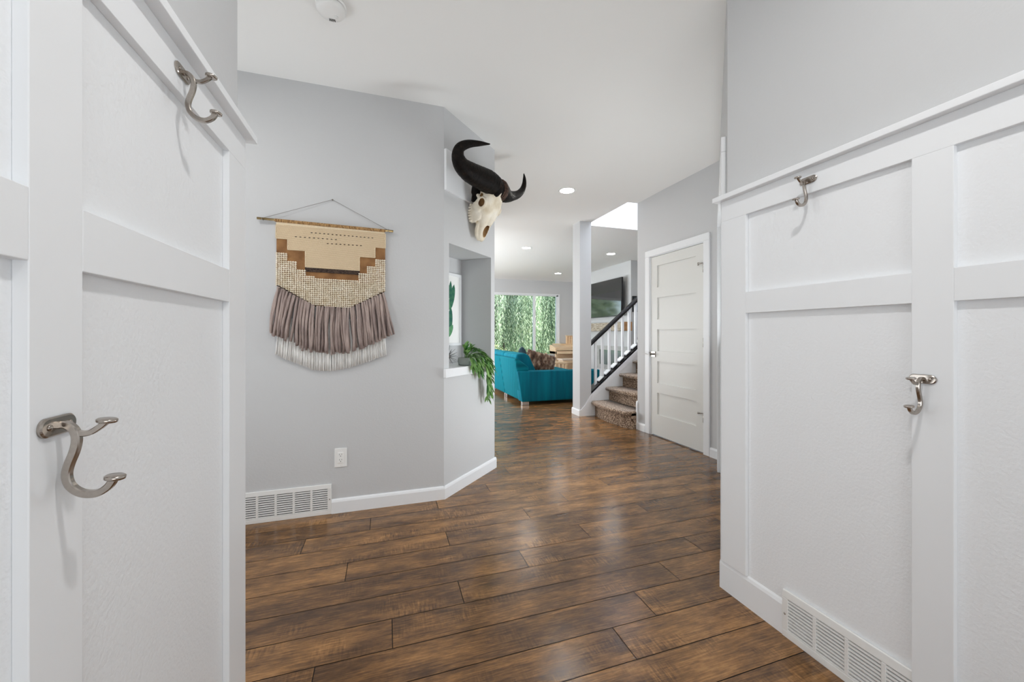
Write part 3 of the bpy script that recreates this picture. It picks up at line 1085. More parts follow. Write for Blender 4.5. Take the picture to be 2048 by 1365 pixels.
q = MB(); q.tube([T3(-.742, 1.853, .022), T3(.046, 1.837, .022)], .0075, 14); q.build('dowel', M['brass'], wh)
q = MB(); q.tube([T3(-.71, 1.857, .022), T3(-.326, 2.014, .006), T3(.012, 1.843, .022)], .0016, 6)
q.tube([T3(-.715, 1.858, .028), T3(-.715, 1.845, .028), T3(-.71, 1.844, .014), T3(-.71, 1.86, .014), T3(-.715, 1.858, .028)], .0016, 6)
q.tube([T3(.015, 1.848, .028), T3(.015, 1.832, .028), T3(.018, 1.832, .014), T3(.018, 1.848, .014), T3(.015, 1.848, .028)], .0016, 6)
q.build('hanging_cord', M['cord'], wh)
q = MB(); q.lathe([(.003, 0), (.003, .008), (.005, .009), (0, .010)], 10, T3(-.326, 2.012, 0), (0, -1, 0)); q.build('nail', M['nickel'], wh)
q = MB()
rnd = random.Random(3)
n = 84
for i in range(n):
    x = -.644 + (.636) * i / (n - 1); z = 1.8515 - .0205 * (x + .742) / .788 * .8
    q.lathe([(.0085, -.0042), (.0108, 0), (.0085, .0042)], 10, T3(x, z, .022), (1, 0, 0), cap=False)
q.build('rod_wrapping', M['wrap'], wh)
# woven ground: brown sheet, cream panel on it
q = MB(); tri_poly(q, [(-.640, 1.742), (-.005, 1.728), (-.005, 1.50), (-.12, 1.48), (-.55, 1.48), (-.640, 1.55)], .008, .016); q.build('brown_ground', M['brown_weave'], wh)
cream = [(-.641, 1.826), (-.641, 1.737), (-.580, 1.737), (-.580, 1.671), (-.482, 1.671), (-.482, 1.569), (-.163, 1.562), (-.161, 1.654), (-.067, 1.652), (-.067, 1.722), (-.004, 1.720), (-.006, 1.818)]
q = MB(); tri_poly(q, cream, .008, .020); cp = q.build('cream_panel', M['weave'], wh)
q = MB(); tri_poly(q, [(-.641, 1.846), (-.641, 1.824), (-.006, 1.816), (-.008, 1.838)], .010, .0215); q.build('plain_band', M['weave_plain'], cp)
q = MB(); tri_poly(q, [(-.482, 1.569), (-.482, 1.543), (-.165, 1.537), (-.163, 1.562)], .012, .021); q.build('dark_band', M['weave_dark'], wh)
# looped selvedge along the vertical edges of the cream panel
for (x, z0, z1) in ((-.642, 1.74, 1.822), (-.578, 1.673, 1.737), (-.480, 1.571, 1.671), (-.165, 1.565, 1.654), (-.069, 1.654, 1.722), (-.004, 1.722, 1.816)):
    q = MB()
    k = int((z1 - z0) / .0072)
    for i in range(k):
        q.ball(T3(x, z0 + (i + .5) * (z1 - z0) / k, .019), .0042, 6, 4)
    q.build('selvedge', M['weave_plain'], cp)
# rows of dark dashes
for (x0, z0, x1, z1, k) in ((-.445, 1.789, -.085, 1.783, 16), (-.533, 1.757, -.305, 1.756, 10), (-.352, 1.727, -.155, 1.728, 9)):
    q = MB()
    for i in range(k):
        x = x0 + (x1 - x0) * i / (k - 1); z = z0 + (z1 - z0) * i / (k - 1)
        q.ball(T3(x, z, .0205), .0055, 6, 4, (1.15, .35, .5))
    q.build('dash_stitching', M['weave_dark'], cp)
# cream loops
beads = [(-.645, 1.652), (-.578, 1.652), (-.578, 1.610), (-.527, 1.608), (-.527, 1.558), (-.477, 1.556), (-.477, 1.512), (-.172, 1.503), (-.172, 1.546), (-.122, 1.545), (-.122, 1.600), (-.068, 1.598), (-.068, 1.640), (-.002, 1.638),
         (-.002, 1.436), (-.045, 1.415), (-.225, 1.318), (-.43, 1.330), (-.625, 1.440), (-.645, 1.458)]
q = MB(); tri_poly(q, [(p[0] * .99 - .003, p[1]) for p in beads], .006, .0125); q.mi = [1] * len(q.f)
sp = .0128
z = 1.648; row = 0
while z > 1.31:
    x = -.638
    while x < 0:
        zz = z - .010 * (x + .638) / .636
        if in_poly(x, zz, beads):
            q.ball(T3(x + rnd.uniform(-.0008, .0008), zz + rnd.uniform(-.0006, .0006), .0175), .0066, 8, 6, (1.0, 1.25, .9))
        x += sp
    z -= .0122; row += 1
q.build('loop_panel', [M['bead'], mat('loop_ground', (176, 150, 116), 1)], wh)


def fringe(name, m, x0, x1, topf, botf, spread, n, r, off, wob, seed, layers=2, seg=6):
    rn = random.Random(seed)
    q = MB()
    for L_ in range(layers):
        for i in range(n):
            t = (i + rn.uniform(.2, .8)) / n
            xt = x0 + (x1 - x0) * t
            cx_ = (x0 + x1) / 2
            xb = cx_ + (xt - cx_) * spread + rn.gauss(0, wob)
            zt = topf(xt); zb = botf(xb) + rn.gauss(0, wob * .6)
            o0 = off + L_ * r * 1.3 + rn.uniform(0, r)
            pts = []
            k = 5
            ph = rn.uniform(0, 6)
            for j in range(k + 1):
                s = j / k
                bell = math.sin(min(1, s * 1.6) * PI / 2)
                pts.append(T3(xt + (xb - xt) * (s ** .8) + wob * .5 * math.sin(ph + s * 5) * s, zt + (zb - zt) * s, o0 * (.7 + .5 * bell) + wob * .3 * math.sin(ph * 2 + s * 6)))
            rr_ = r * rn.uniform(.8, 1.1)
            q.tube(pts, [rr_ * .8] + [rr_] * (k - 1) + [rr_ * .9], seg)
    return q.build(name, m, wh, fixn=False)


def top_b(x):
    pts = [(-.66, 1.452), (-.625, 1.444), (-.43, 1.334), (-.225, 1.322), (-.002, 1.436), (.02, 1.44)]
    for a, b in zip(pts[:-1], pts[1:]):
        if a[0] <= x <= b[0]:
            return a[1] + (b[1] - a[1]) * (x - a[0]) / (b[0] - a[0])
    return pts[-1][1]


def curve(pts):
    def f(x):
        if x <= pts[0][0]: return pts[0][1]
        for a, b in zip(pts[:-1], pts[1:]):
            if x <= b[0]:
                return a[1] + (b[1] - a[1]) * (x - a[0]) / (b[0] - a[0])
        return pts[-1][1]
    return f


fringe('white_fringe', M['yarn_white'], -.625, -.020, lambda x: 1.25, curve([(-.667, 1.04), (-.60, 1.0), (-.5, .955), (-.438, .925), (-.334, .915), (-.22, .935), (-.1, .975), (.0, 1.012)]), 1.07, 150, .0026, .010, .0022, 5, 2, 4)
fringe('taupe_fringe', M['yarn'], -.632, -.012, lambda x: top_b(x) - .004, curve([(-.674, 1.160), (-.62, 1.140), (-.53, 1.085), (-.438, 1.045), (-.33, 1.030), (-.24, 1.035), (-.15, 1.062), (-.05, 1.105), (.047, 1.150)]), 1.13, 38, .0082, .016, .012, 6, 3, 7)
q = MB(); q.tube([T3(a, b, .022) for a, b in ((-.636, 1.450), (-.60, 1.432), (-.43, 1.328), (-.225, 1.316), (-.012, 1.430))], .0035, 6); q.build('edge_cord', M['weave_dark'], wh)

# ---------------------------------------------------------------- plank on the diagonal wall
BOARD_T = .02
pk = thing('mounting_plank', 'wide white plank fixed high across the diagonal wall behind the skull', 'board', WB(.36, 0, 2.305), PI / 4)
q = MB(); q.box((-.358, -BOARD_T, -.144), (.372, 0, .144)); q.build('plank', M['white'], pk, bevel=.002)

# ---------------------------------------------------------------- buffalo skull
SU = .39
# local frame: x along wall, y = -n (out of wall is -y), z up ; origin on plank face
sk = thing('buffalo_skull', 'bleached horned buffalo skull with black horns hung on the white plank', 'skull', WB(SU, .0, 2.2), PI / 4)


def S(u, n, z):
    return (u - SU, -n, z - 2.2)


# cranium + muzzle lofted along the axis from the poll down to the nose
axis = [  # (n centre, z centre, half width, half depth (perp. to axis), power)
    (.085, 2.300, .060, .050), (.105, 2.285, .088, .082), (.125, 2.245, .104, .100), (.128, 2.195, .108, .100), (.120, 2.150, .112, .092), (.108, 2.105, .104, .084),
    (.096, 2.065, .086, .076), (.086, 2.030, .072, .066), (.078, 1.995, .058, .052), (.070, 1.955, .050, .040), (.064, 1.920, .044, .030), (.058, 1.892, .034, .022), (.056, 1.880, .018, .012)]
q = MB(); seg = 28
vs = []
for i, (n_, z_, hw, hd) in enumerate(axis):
    j0, j1 = max(i - 1, 0), min(i + 1, len(axis) - 1)
    t = Vector((0, -(axis[j1][0] - axis[j0][0]), axis[j1][1] - axis[j0][1])).normalized()
    fr = Vector((0, t.z, -t.y)) # perpendicular in the side plane
    if fr.y > 0: fr = -fr
    for k in range(seg):
        a = 2 * PI * k / seg
        ca, sa = math.cos(a), math.sin(a)
        p_ = .72
        X_ = math.copysign(abs(ca) ** p_, ca) * hw
        D_ = math.copysign(abs(sa) ** p_, sa) * hd
        if sa < 0:  # the palate side is narrower
            X_ *= .80
        c_ = Vector(S(SU, n_, z_)) + Vector((X_, 0, 0)) + fr * D_
        vs.append(c_)
fs = []
for i in range(len(axis) - 1):
    for k in range(seg):
        k2 = (k + 1) % seg
        fs.append((i * seg + k, i * seg + k2, (i + 1) * seg + k2, (i + 1) * seg + k))
fs.append(tuple(range(seg))[::-1]); fs.append(tuple((len(axis) - 1) * seg + k for k in range(seg)))
q.add(vs, fs, True)
# brow ridges, orbits, cheekbones, jaw rows
for s in (-1, 1):
    def P(u, n, z):
        return S(SU + s * u, n, z)
    # orbital ring
    oc = Vector(P(.108, .135, 2.135))
    ring = []
    for i in range(17):
        a = 2 * PI * i / 16
        ring.append(oc + Vector((s * .004 * math.cos(a), math.cos(a) * -.036, math.sin(a) * .036)))
    q.tube(ring, .0125, 8, cap=False)
    # zygomatic arch back to the ear
    q.tube(catmull([P(.106, .12, 2.17), P(.112, .10, 2.20), P(.105, .085, 2.23), P(.090, .075, 2.26)], 4), .014, 8)
    # cheek flare running toward the teeth
    q.tube(catmull([P(.098, .108, 2.115), P(.090, .080, 2.08), P(.080, .062, 2.045), P(.062, .048, 2.01)], 4), [.018] * 4 + [.018] * 4 + [.016] * 4 + [.012], 8)
    q.ball(P(.080, .074, 2.085), .05, 16, 10, (.42, 1.0, 1.45))
    q.ball(P(.098, .095, 2.125), .04, 16, 10, (.5, 1.1, 1.3))
    # upper jaw row body toward the wall
    q.tube(catmull([P(.070, .045, 2.145), P(.074, .036, 2.10), P(.070, .032, 2.05), P(.058, .034, 2.01)], 4), .021, 8)
    # premaxilla prongs
    q.tube(catmull([P(.052, .072, 2.0), P(.050, .055, 1.95), P(.034, .050, 1.905), P(.016, .055, 1.882)], 4), [.016] * 8 + [.013] * 4 + [.010], 8)
# nasal bones overhanging the nose opening
q.tube(catmull([S(SU, .175, 2.13), S(SU, .158, 2.08), S(SU, .140, 2.03), S(SU, .122, 1.990)], 4), [.038] * 4 + [.034] * 4 + [.028] * 4 + [.014], 10)
body = q.build('cranium', M['bone'], sk, fixn=True)
md = body.modifiers.new('join', 'REMESH'); md.mode = 'VOXEL'; md.voxel_size = .0045; md.use_smooth_shade = True
# carve sockets and the nose opening with boolean cutters done directly on evaluated mesh
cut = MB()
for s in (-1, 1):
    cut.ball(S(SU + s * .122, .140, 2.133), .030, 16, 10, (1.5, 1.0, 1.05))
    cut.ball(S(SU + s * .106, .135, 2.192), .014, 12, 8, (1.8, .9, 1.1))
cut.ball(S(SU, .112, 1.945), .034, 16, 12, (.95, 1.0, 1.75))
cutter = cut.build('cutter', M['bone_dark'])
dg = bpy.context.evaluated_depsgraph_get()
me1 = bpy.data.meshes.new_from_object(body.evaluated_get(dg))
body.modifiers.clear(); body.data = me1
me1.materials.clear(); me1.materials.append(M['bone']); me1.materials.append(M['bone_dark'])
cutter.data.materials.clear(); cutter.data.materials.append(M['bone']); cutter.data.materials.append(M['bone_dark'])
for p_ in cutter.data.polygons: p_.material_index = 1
cutter.matrix_world = sk.matrix_world
cutter.location = sk.location; cutter.rotation_euler = sk.rotation_euler
bpy.context.view_layer.update()
md = body.modifiers.new('carve', 'BOOLEAN'); md.operation = 'DIFFERENCE'; md.object = cutter; md.solver = 'EXACT'
dg = bpy.context.evaluated_depsgraph_get(); dg.update()
me2 = bpy.data.meshes.new_from_object(body.evaluated_get(dg))
body.modifiers.clear(); body.data = me2
bpy.data.objects.remove(cutter, do_unlink=True)
for p_ in me2.polygons: p_.use_smooth = True
md = body.modifiers.new('soften', 'SMOOTH'); md.factor = .5; md.iterations = 3
# teeth
for s in (-1, 1):
    for i in range(7):
        zc = 2.142 - i * .0205; ins = .0022 * (i - 3) ** 2 * .6
        q = MB(); q.box(S(SU + s * .062, .034, zc - .0085), S(SU + s * .092, .001 + ins, zc + .0085))
        q.build('tooth', M['bone'], sk, bevel=.004, seg=2)
# suture crest between the horn bosses
q = MB(); q.tube(catmull([S(SU - .002, .19, 2.345), S(SU, .228, 2.30), S(SU, .232, 2.24), S(SU, .205, 2.185)], 4), [.012] * 4 + [.018] * 8 + [.014], 8)
q.build('forehead_crest', M['bone'], sk)


def horn(path, rad, name='horn', flat=1.0):
    q = MB()
    pts = catmull([S(*p) for p in path], 7)
    rs = lerp_list(rad, 7)
    pts = pts[:len(rs)]
    rs2 = []
    for i, r_ in enumerate(rs):
        rs2.append(r_ * (1 + .035 * math.sin(i * 2.4) * max(0, 1 - i / len(rs) * 1.4)))
    q.tube(pts, rs2, 22)
    return q.build(name, M['horn'], sk)


horn([(.385, .185, 2.262), (.330, .200, 2.272), (.250, .195, 2.276), (.150, .185, 2.272), (.050, .175, 2.272), (-.030, .168, 2.288), (-.085, .178, 2.325), (-.098, .205, 2.368), (-.068, .250, 2.396), (-.018, .305, 2.408), (.030, .355, 2.414)],
     [.070, .080, .082, .076, .068, .054, .042, .033, .026, .017, .004])
horn([(.405, .185, 2.262), (.450, .198, 2.270), (.520, .190, 2.268), (.600, .185, 2.276), (.690, .185, 2.305), (.780, .190, 2.345), (.850, .195, 2.400), (.875, .205, 2.455), (.862, .215, 2.505), (.830, .225, 2.535)],
     [.066, .074, .066, .050, .039, .033, .027, .021, .014, .004])
# rough layered rims of the horn sheaths around the forehead gap
for s, (uc) in ((-1, .362), (1, .424)):
    q = MB()
    for k_, (du, rr_) in enumerate(((-.006, .069), (.004, .077), (.013, .080), (.022, .079), (.031, .075))):
        pts = []
        for i in range(19):
            a = 2 * PI * i / 18
            pts.append(S(uc + s * du, .194 + rr_ * math.cos(a), 2.266 + rr_ * 1.04 * math.sin(a)))
        q.tube(pts, .0065, 7, cap=False)
    q.build('horn_rim', M['horn_rim'] if s > 0 else M['horn'], sk)
# dark horn core end hanging behind the near side
q = MB(); q.tube(catmull([S(.29, .11, 2.30), S(.280, .095, 2.26), S(.288, .078, 2.20), S(.300, .062, 2.145)], 4), [.040] * 4 + [.036] * 4 + [.028] * 4 + [.008], 12)
q.build('ear_pedicle', M['horn'], sk)
sk.scale = (1, 1, 1)

# ---------------------------------------------------------------- niche sill, print, ornament, plant
sl = thing('niche_shelf', 'white wooden sill board at the bottom of the wall niche', 'shelf', WB(.36, 0, .875), PI / 4)
q = MB(); q.box((-.365, -.020, -.030), (.322, .0, .032)); q.box((-.298, -.001, .025), (.292, .295, .032)); q.build('board', M['white'], sl, bevel=.002)
sl_top = .907

fp = thing('framed_print', 'white framed print of green tropical leaves hanging inside the niche', 'picture', WB(.36, ND, 1.36), PI / 4)
q = MB()
W2, H2 = .262, .306
for a, b in (((-W2, -.022, -H2), (-W2 + .022, 0, H2)), ((W2 - .022, -.022, -H2), (W2, 0, H2)), ((-W2 + .022, -.022, -H2), (W2 - .022, 0, -H2 + .022)), ((-W2 + .022, -.022, H2 - .022), (W2 - .022, 0, H2))):
    q.box(a, b)
q.build('frame', M['white'], fp, bevel=.002)
q = MB(); q.box((-W2 + .02, -.012, -H2 + .02), (W2 - .02, -.008, H2 - .02)); q.build('mat_board', mat('print_paper', (240, 240, 238), .7), fp)
q = MB(); rn = random.Random(9)
q.tone = []


def flat_leaf(q, c, ang, L_, w_, y, tone):
    k = 8; vs = []; c = Vector((c[0], c[1]))
    d = Vector((math.cos(ang), math.sin(ang))); p2 = Vector((-d.y, d.x))
    row = []
    for i in range(k + 1):
        t = i / k; ww = w_ * math.sin(PI * min(1, t * .97 + .03)) ** .6
        a = c + d * L_ * t + p2 * ww; b = c + d * L_ * t - p2 * ww
        row.append(((a.x, y, a.y), (b.x, y, b.y)))
    for i in range(k):
        q.add([row[i][0], row[i + 1][0], row[i + 1][1], row[i][1]], [(0, 1, 2, 3)]); q.tone.append(tone + .12 * (i % 2))


for i, (cx_, cz_, an, L_, w_) in enumerate(((.02, .02, 1.2, .20, .045), (.05, .00, .7, .13, .04), (-.02, .0, 2.0, .2, .045), (-.06, -.02, 2.6, .14, .04), (.09, -.22, 1.45, .24, .035), (.03, -.22, 1.7, .22, .04), (-.03, -.22, 1.75, .2, .035), (.12, .02, 1.35, .2, .03), (.06, -.24, .9, .14, .03), (-.10, -.2, 2.0, .2, .04), (.11, .06, 1.55, .18, .022))):
    flat_leaf(q, (cx_, cz_), an, L_, w_, -.0125 - i * .0001, rn.random() * .8)
q.build('leaf_print', leaf_mat('printed_leaves', (20, 92, 76), (112, 176, 112), 0), fp, fixn=False)

sb = thing('starburst_ornament', 'spiky dark metal starburst ornament on the niche sill', 'ornament', WB(.185, -.10, sl_top + .078), PI / 4)
q = MB(); q.ball((0, 0, 0), .012, 12, 8); q.build('core', M['nickel'], sb)
rn = random.Random(2)
q = MB()
for i in range(34):
    z = 1 - 2 * (i + .5) / 34; a = i * 2.399963
    d = Vector((math.sqrt(1 - z * z) * math.cos(a), math.sqrt(1 - z * z) * math.sin(a), z))
    L_ = rn.uniform(.06, .085)
    if d.z * L_ < -.074: L_ = .07
    q.tube([d * .008, d * L_], [.0017, .0011], 6)
q.build('spikes', mat('gunmetal', (110, 108, 106), .3, 1.0), sb)

bw = thing('potted_plant', 'green trailing plant in a clear glass bowl spilling over the niche sill', 'plant', WB(.335, -.055, sl_top), PI / 4)
q = MB(); q.lathe([(.030, 0), (.046, .004), (.052, .03), (.048, .06), (.046, .062), (.043, .06), (.047, .03), (.042, .008), (0, .006)], 28); q.build('glass_bowl', M['bowl_glass'], bw)
q = MB(); rn = random.Random(12)
stems = MB()
q.tone = []


def plant_leaf(q, p, d, L_, w_, tone):
    d = d.normalized(); s = d.cross(Vector((0, 0, 1)))
    if s.length < .1: s = Vector((1, 0, 0))
    s.normalize(); u = s.cross(d).normalized()
    vs = []; k = 4
    for i in range(k + 1):
        t = i / k
        c = p + d * L_ * t - Vector((0, 0, 1)) * L_ * .25 * t * t
        ww = w_ * (math.sin(PI * (t * .92 + .06)) ** .8)
        vs += [c + s * ww + u * ww * .25, c, c - s * ww + u * ww * .25]
    fs = []
    for i in range(k):
        b = 3 * i
        fs += [(b, b + 3, b + 4, b + 1), (b + 1, b + 4, b + 5, b + 2)]
    q.add(vs, fs, True); q.tone += [tone] * len(fs)


# local: x along wall, -y outwards. strands: control points
strands = [
    [(.0, 0, .03), (.06, -.05, .10), (.12, -.10, .03), (.155, -.115, -.08), (.160, -.115, -.18), (.165, -.115, -.27)],
    [(.0, 0, .03), (.08, -.05, .09), (.16, -.11, .05), (.19, -.125, -.05), (.195, -.12, -.15), (.20, -.12, -.24)],
    [(.0, 0, .03), (.05, -.05, .08), (.13, -.11, .0), (.17, -.12, -.10), (.175, -.115, -.20)],
    [(.0, 0, .03), (.03, -.06, .07), (.06, -.095, .0), (.07, -.10, -.045)],
    [(.0, 0, .03), (.07, -.03, .11), (.15, -.06, .10), (.21, -.09, .05)],
    [(.0, 0, .03), (.05, -.02, .12), (.12, -.04, .12), (.19, -.05, .085)],
    [(.0, 0, .03), (-.01, -.02, .10), (-.025, -.02, .145)],
    [(.0, 0, .03), (.01, 0, .10), (.02, .0, .15)],
    [(.0, 0, .03), (.035, -.02, .10), (.06, -.02, .135)],
    [(.0, 0, .03), (-.02, -.03, .08), (-.045, -.04, .10)],
    [(.0, 0, .04), (-.005, -.05, .075), (-.015, -.085, .04), (-.02, -.095, .0)],
    [(.0, 0, .04), (.03, -.05, .075), (.05, -.09, .035), (.055, -.10, -.01)],
    [(.0, 0, .04), (.10, -.06, .08), (.17, -.10, .03), (.205, -.125, -.03)],
    [(.0, 0, .04), (.09, -.04, .11), (.17, -.08, .07), (.225, -.11, .0)],
]
for si, st_ in enumerate(strands):
    pts = catmull(st_, 5)
    stems.tube(pts, .0018, 6)
    L_tot = len(pts)
    for i in range(4, L_tot):
        p = pts[i]; t = (pts[i] - pts[i - 1]).normalized()
        for k in range(2 if si < 3 else 3):
            a = rn.uniform(0, 2 * PI)
            side = Vector((math.cos(a), -abs(math.sin(a)) * .6, rn.uniform(-.1, .35)))
            d = t * rn.uniform(.5, 1.0) + side * rn.uniform(.35, .8)
            L_ = rn.uniform(.045, .075)
            tip = p + d.normalized() * L_
            if tip.y > -.075 + .0 and tip.z < .035 and (p.x > .05):
                d.y = -abs(d.y)
            plant_leaf(q, p, d, L_, rn.uniform(.007, .0115), rn.random())
stems.build('stems', mat('plant_stem', (84, 120, 56), .6), bw)
q.build('foliage', M['plant'], bw, fixn=False)

# ---------------------------------------------------------------- sofa
SX0, SX1, SY0, SY1 = 2.03, 3.50, 5.895, 8.45
sf = thing('sofa', 'teal velvet sectional sofa with its ribbed back to the hall', 'sofa', (2.8, 7.1, 0))
ox, oy = 2.8, 7.1


def sprism(name, poly, axis, a, b, m='velvet', bevel=.02, parent=None, seg=3):
    q = MB(); q.smooth = True
    o = (ox, oy)
    if axis == 1:
        q.prism([(p[0] - ox, p[1]) for p in poly], 1, a - oy, b - oy)
    elif axis == 0:
        q.prism([(p[0] - oy, p[1]) for p in poly], 0, a - ox, b - ox)
    r_ = q.build(name, M[m], parent or sf, bevel=bevel, seg=seg)
    return r_


# two back units, each a leaning frame
for (a, b) in ((5.93, 6.835), (6.845, 8.45)):
    sprism('back_frame', [(2.075, .07), (2.20, .07), (2.20, .62), (2.02, .755), (1.965, .755)], 1, a, b, 'ribbed')
    sprism('seat_base', [(2.18, .07), (3.46, .07), (3.46, .30), (2.18, .30)], 1, a + .03, b)
sprism('arm', [(2.075, .06), (3.47, .06), (3.49, .545), (2.0, .555)], 1, SY0, SY0 + .20, bevel=.018)
for (a, b) in ((6.10, 6.83), (6.85, 7.62), (7.64, 8.43)):
    sprism('seat_cushion', [(2.22, .30), (3.44, .30), (3.47, .34), (3.47, .43), (3.42, .46), (2.22, .46)], 1, a, b, bevel=.04)
for (a, b) in ((6.12, 6.86), (6.88, 7.65), (7.67, 8.42)):
    sprism('back_cushion', [(2.20, .44), (2.44, .46), (2.28, .80), (2.20, .835), (2.06, .82), (2.04, .76)], 1, a, b, bevel=.05, seg=4)
for (x, y) in ((2.115, 5.955), (3.38, 5.955), (2.115, 6.79), (2.115, 6.89), (2.115, 8.38), (3.38, 8.38)):
    q = MB(); q.box((x - .03 - ox, y - .03 - oy, 0), (x + .09 - ox, y + .03 - oy, .07)); q.build('leg', M['chrome'], sf, bevel=.004)


def pillow(name, label, cat, c, half, rot, m, disp=0., seg=16, seed=1):
    q = MB(); k = seg; rn = random.Random(seed)
    vs = []
    for side in (1, -1):
        for i in range(k + 1):
            for j in range(k + 1):
                u = -1 + 2 * i / k; v = -1 + 2 * j / k
                th = max(0, (1 - u ** 4) * (1 - v ** 4)) ** .55
                pin = 1 - .07 * (1 - abs(u) ** 2) * (abs(v) ** 3) - 0
                pin2 = 1 - .07 * (1 - abs(v) ** 2) * (abs(u) ** 3)
                p = Vector((u * half[0] * pin2, side * th * half[1], v * half[2] * pin))
                if disp:
                    nn_ = noise.noise(p * 24 + Vector((seed, 0, 0)))
                    p += p.normalized() * disp * nn_
                vs.append(p)
    n1 = (k + 1) ** 2; fs = []
    for s_ in range(2):
        for i in range(k):
            for j in range(k):
                a = s_ * n1 + i * (k + 1) + j
                f = (a, a + 1, a + k + 2, a + k + 1)
                fs.append(f if s_ == 0 else f[::-1])
    q.add(vs, fs, True)
    o = q.build(name, M[m], None)
    b = bmesh.new(); b.from_mesh(o.data); bmesh.ops.remove_doubles(b, verts=b.verts, dist=.001); bmesh.ops.recalc_face_normals(b, faces=b.faces); b.to_mesh(o.data); b.free()
    o.location = c; o.rotation_euler = rot
    return tag(o, label, cat)


fur = pillow('fur_cushion', 'mottled brown shaggy fur cushion on the teal sofa behind its arm', 'cushion', (2.60, 6.42, .635), (.28, .125, .195), (math.radians(-18), math.radians(16), math.radians(-4)), 'fur', .02, 30, 3)
# fur tufts
q = MB(); rn = random.Random(5)
me = fur.data
for i in range(2600):
    p_ = me.polygons[rn.randrange(len(me.polygons))]
    c = Vector(p_.center); n_ = Vector(p_.normal)
    d = (n_ * .8 + Vector((rn.uniform(-1, 1), rn.uniform(-1, 1), rn.uniform(-1.4, .2))) * .7).normalized()
    L_ = rn.uniform(.015, .032); s = d.orthogonal().normalized() * .0045
    q.add([c + s, c - s, c + d * L_], [(0, 1, 2)])
q.build('fur_pile', M['fur'], fur, fixn=False)
pillow('scatter_cushion', 'dark teal scatter cushion peeking over the sofa back', 'cushion', (2.50, 7.05, .65), (.22, .09, .20), (math.radians(-8), math.radians(30), math.radians(70)), 'velvet_dark', 0, 14, 2)

# ---------------------------------------------------------------- piano + bench + armchair edge
pn = thing('piano', 'small honey-coloured upright piano against the far wall', 'piano', (5.05, 10.2, 0))
ox, oy = 5.05, 10.2


def pbox(name, a, b, m='piano', parent=None, bevel=.006):
    q = MB(); q.box((a[0] - ox, a[1] - oy, a[2]), (b[0] - ox, b[1] - oy, b[2])); return q.build(name, M[m], parent or pn, bevel=bevel)


PX0, PX1 = 4.44, 5.66
pbox('case', (4.73, 10.25, .60), (PX1, 10.70, .85))
pbox('lower_panel', (4.80, 10.62, .06), (PX1, 10.66, .60))
for x in (PX0 + .02, PX1 - .06):
    pbox('leg', (x, 10.60, 0), (x + .05, 10.66, .60))
pbox('lid', (4.71, 10.12, .85), (PX1 + .01, 10.715, .875))
pbox('keybed', (PX0, 9.86, .60), (PX1, 10.25, .68))
q = MB(); q.prism([(9.86 - oy, .60), (10.25 - oy, .60), (10.25 - oy, .85), (10.12 - oy, .85), (9.90 - oy, .78), (9.86 - oy, .75)], 0, PX0 - ox, PX0 + .04 - ox); q.build('side_cheek', M['piano'], pn, bevel=.004)
q = MB(); q.prism([(9.86 - oy, .60), (10.25 - oy, .60), (10.25 - oy, .85), (10.12 - oy, .85), (9.90 - oy, .78), (9.86 - oy, .75)], 0, PX1 - .04 - ox, PX1 - ox); q.build('side_cheek', M['piano'], pn, bevel=.004)
q = MB(); q.prism([(9.90 - oy, .755), (10.13 - oy, .84), (10.13 - oy, .85), (9.89 - oy, .768)], 0, PX0 + .04 - ox, PX1 - .04 - ox); q.box((PX0 + .04 - ox, 9.885 - oy, .70), (PX1 - .04 - ox, 9.90 - oy, .785)); q.build('fallboard', M['piano'], pn)
for x in (PX0 + .02, PX1 - .06):
    pbox('leg', (x, 9.88, 0), (x + .05, 9.93, .60))
q = MB(); q.box((4.93 - ox, 10.20 - oy, .875), (5.44 - ox, 10.22 - oy, 1.10)); q.build('music_desk', M['piano'], pn, bevel=.003)
for k_ in range(7):
    x = 4.95 + k_ * .076
    pbox('desk_slat', (x, 10.185, .88), (x + .022, 10.20, 1.09), bevel=.002)
q = MB(); q.box((4.91 - ox, 10.16 - oy, 1.10), (5.46 - ox, 10.225 - oy, 1.115)); q.build('desk_rail', M['piano'], pn, bevel=.003)

bn = thing('piano_bench', 'honey-coloured wooden bench with a pale top in front of the piano', 'bench', (4.80, 9.45, 0))
q = MB(); q.box((-.42, -.17, .46), (.42, .17, .50)); q.build('seat', mat('pale_bench_top', (226, 208, 190), .5), bn, bevel=.008)
q = MB(); q.box((-.39, -.15, .40), (.39, .15, .46)); q.build('apron', M['piano'], bn)
for x in (-.38, .34):
    for y in (-.14, .10):
        q = MB(); q.box((x, y, 0), (x + .04, y + .04, .42)); q.build('leg', M['piano'], bn)
wc = thing('wooden_chair', 'pale wooden chair beside the piano bench with slatted sides', 'chair', (4.12, 9.05, 0))
q = MB(); q.box((-.20, -.2, .41), (.2, .2, .45)); q.build('seat', M['piano'], wc, bevel=.01)
for x in (-.19, .15):
    for y in (-.19, .15):
        q = MB(); q.box((x, y, 0), (x + .04, y + .04, .42)); q.build('leg', M['piano'], wc)

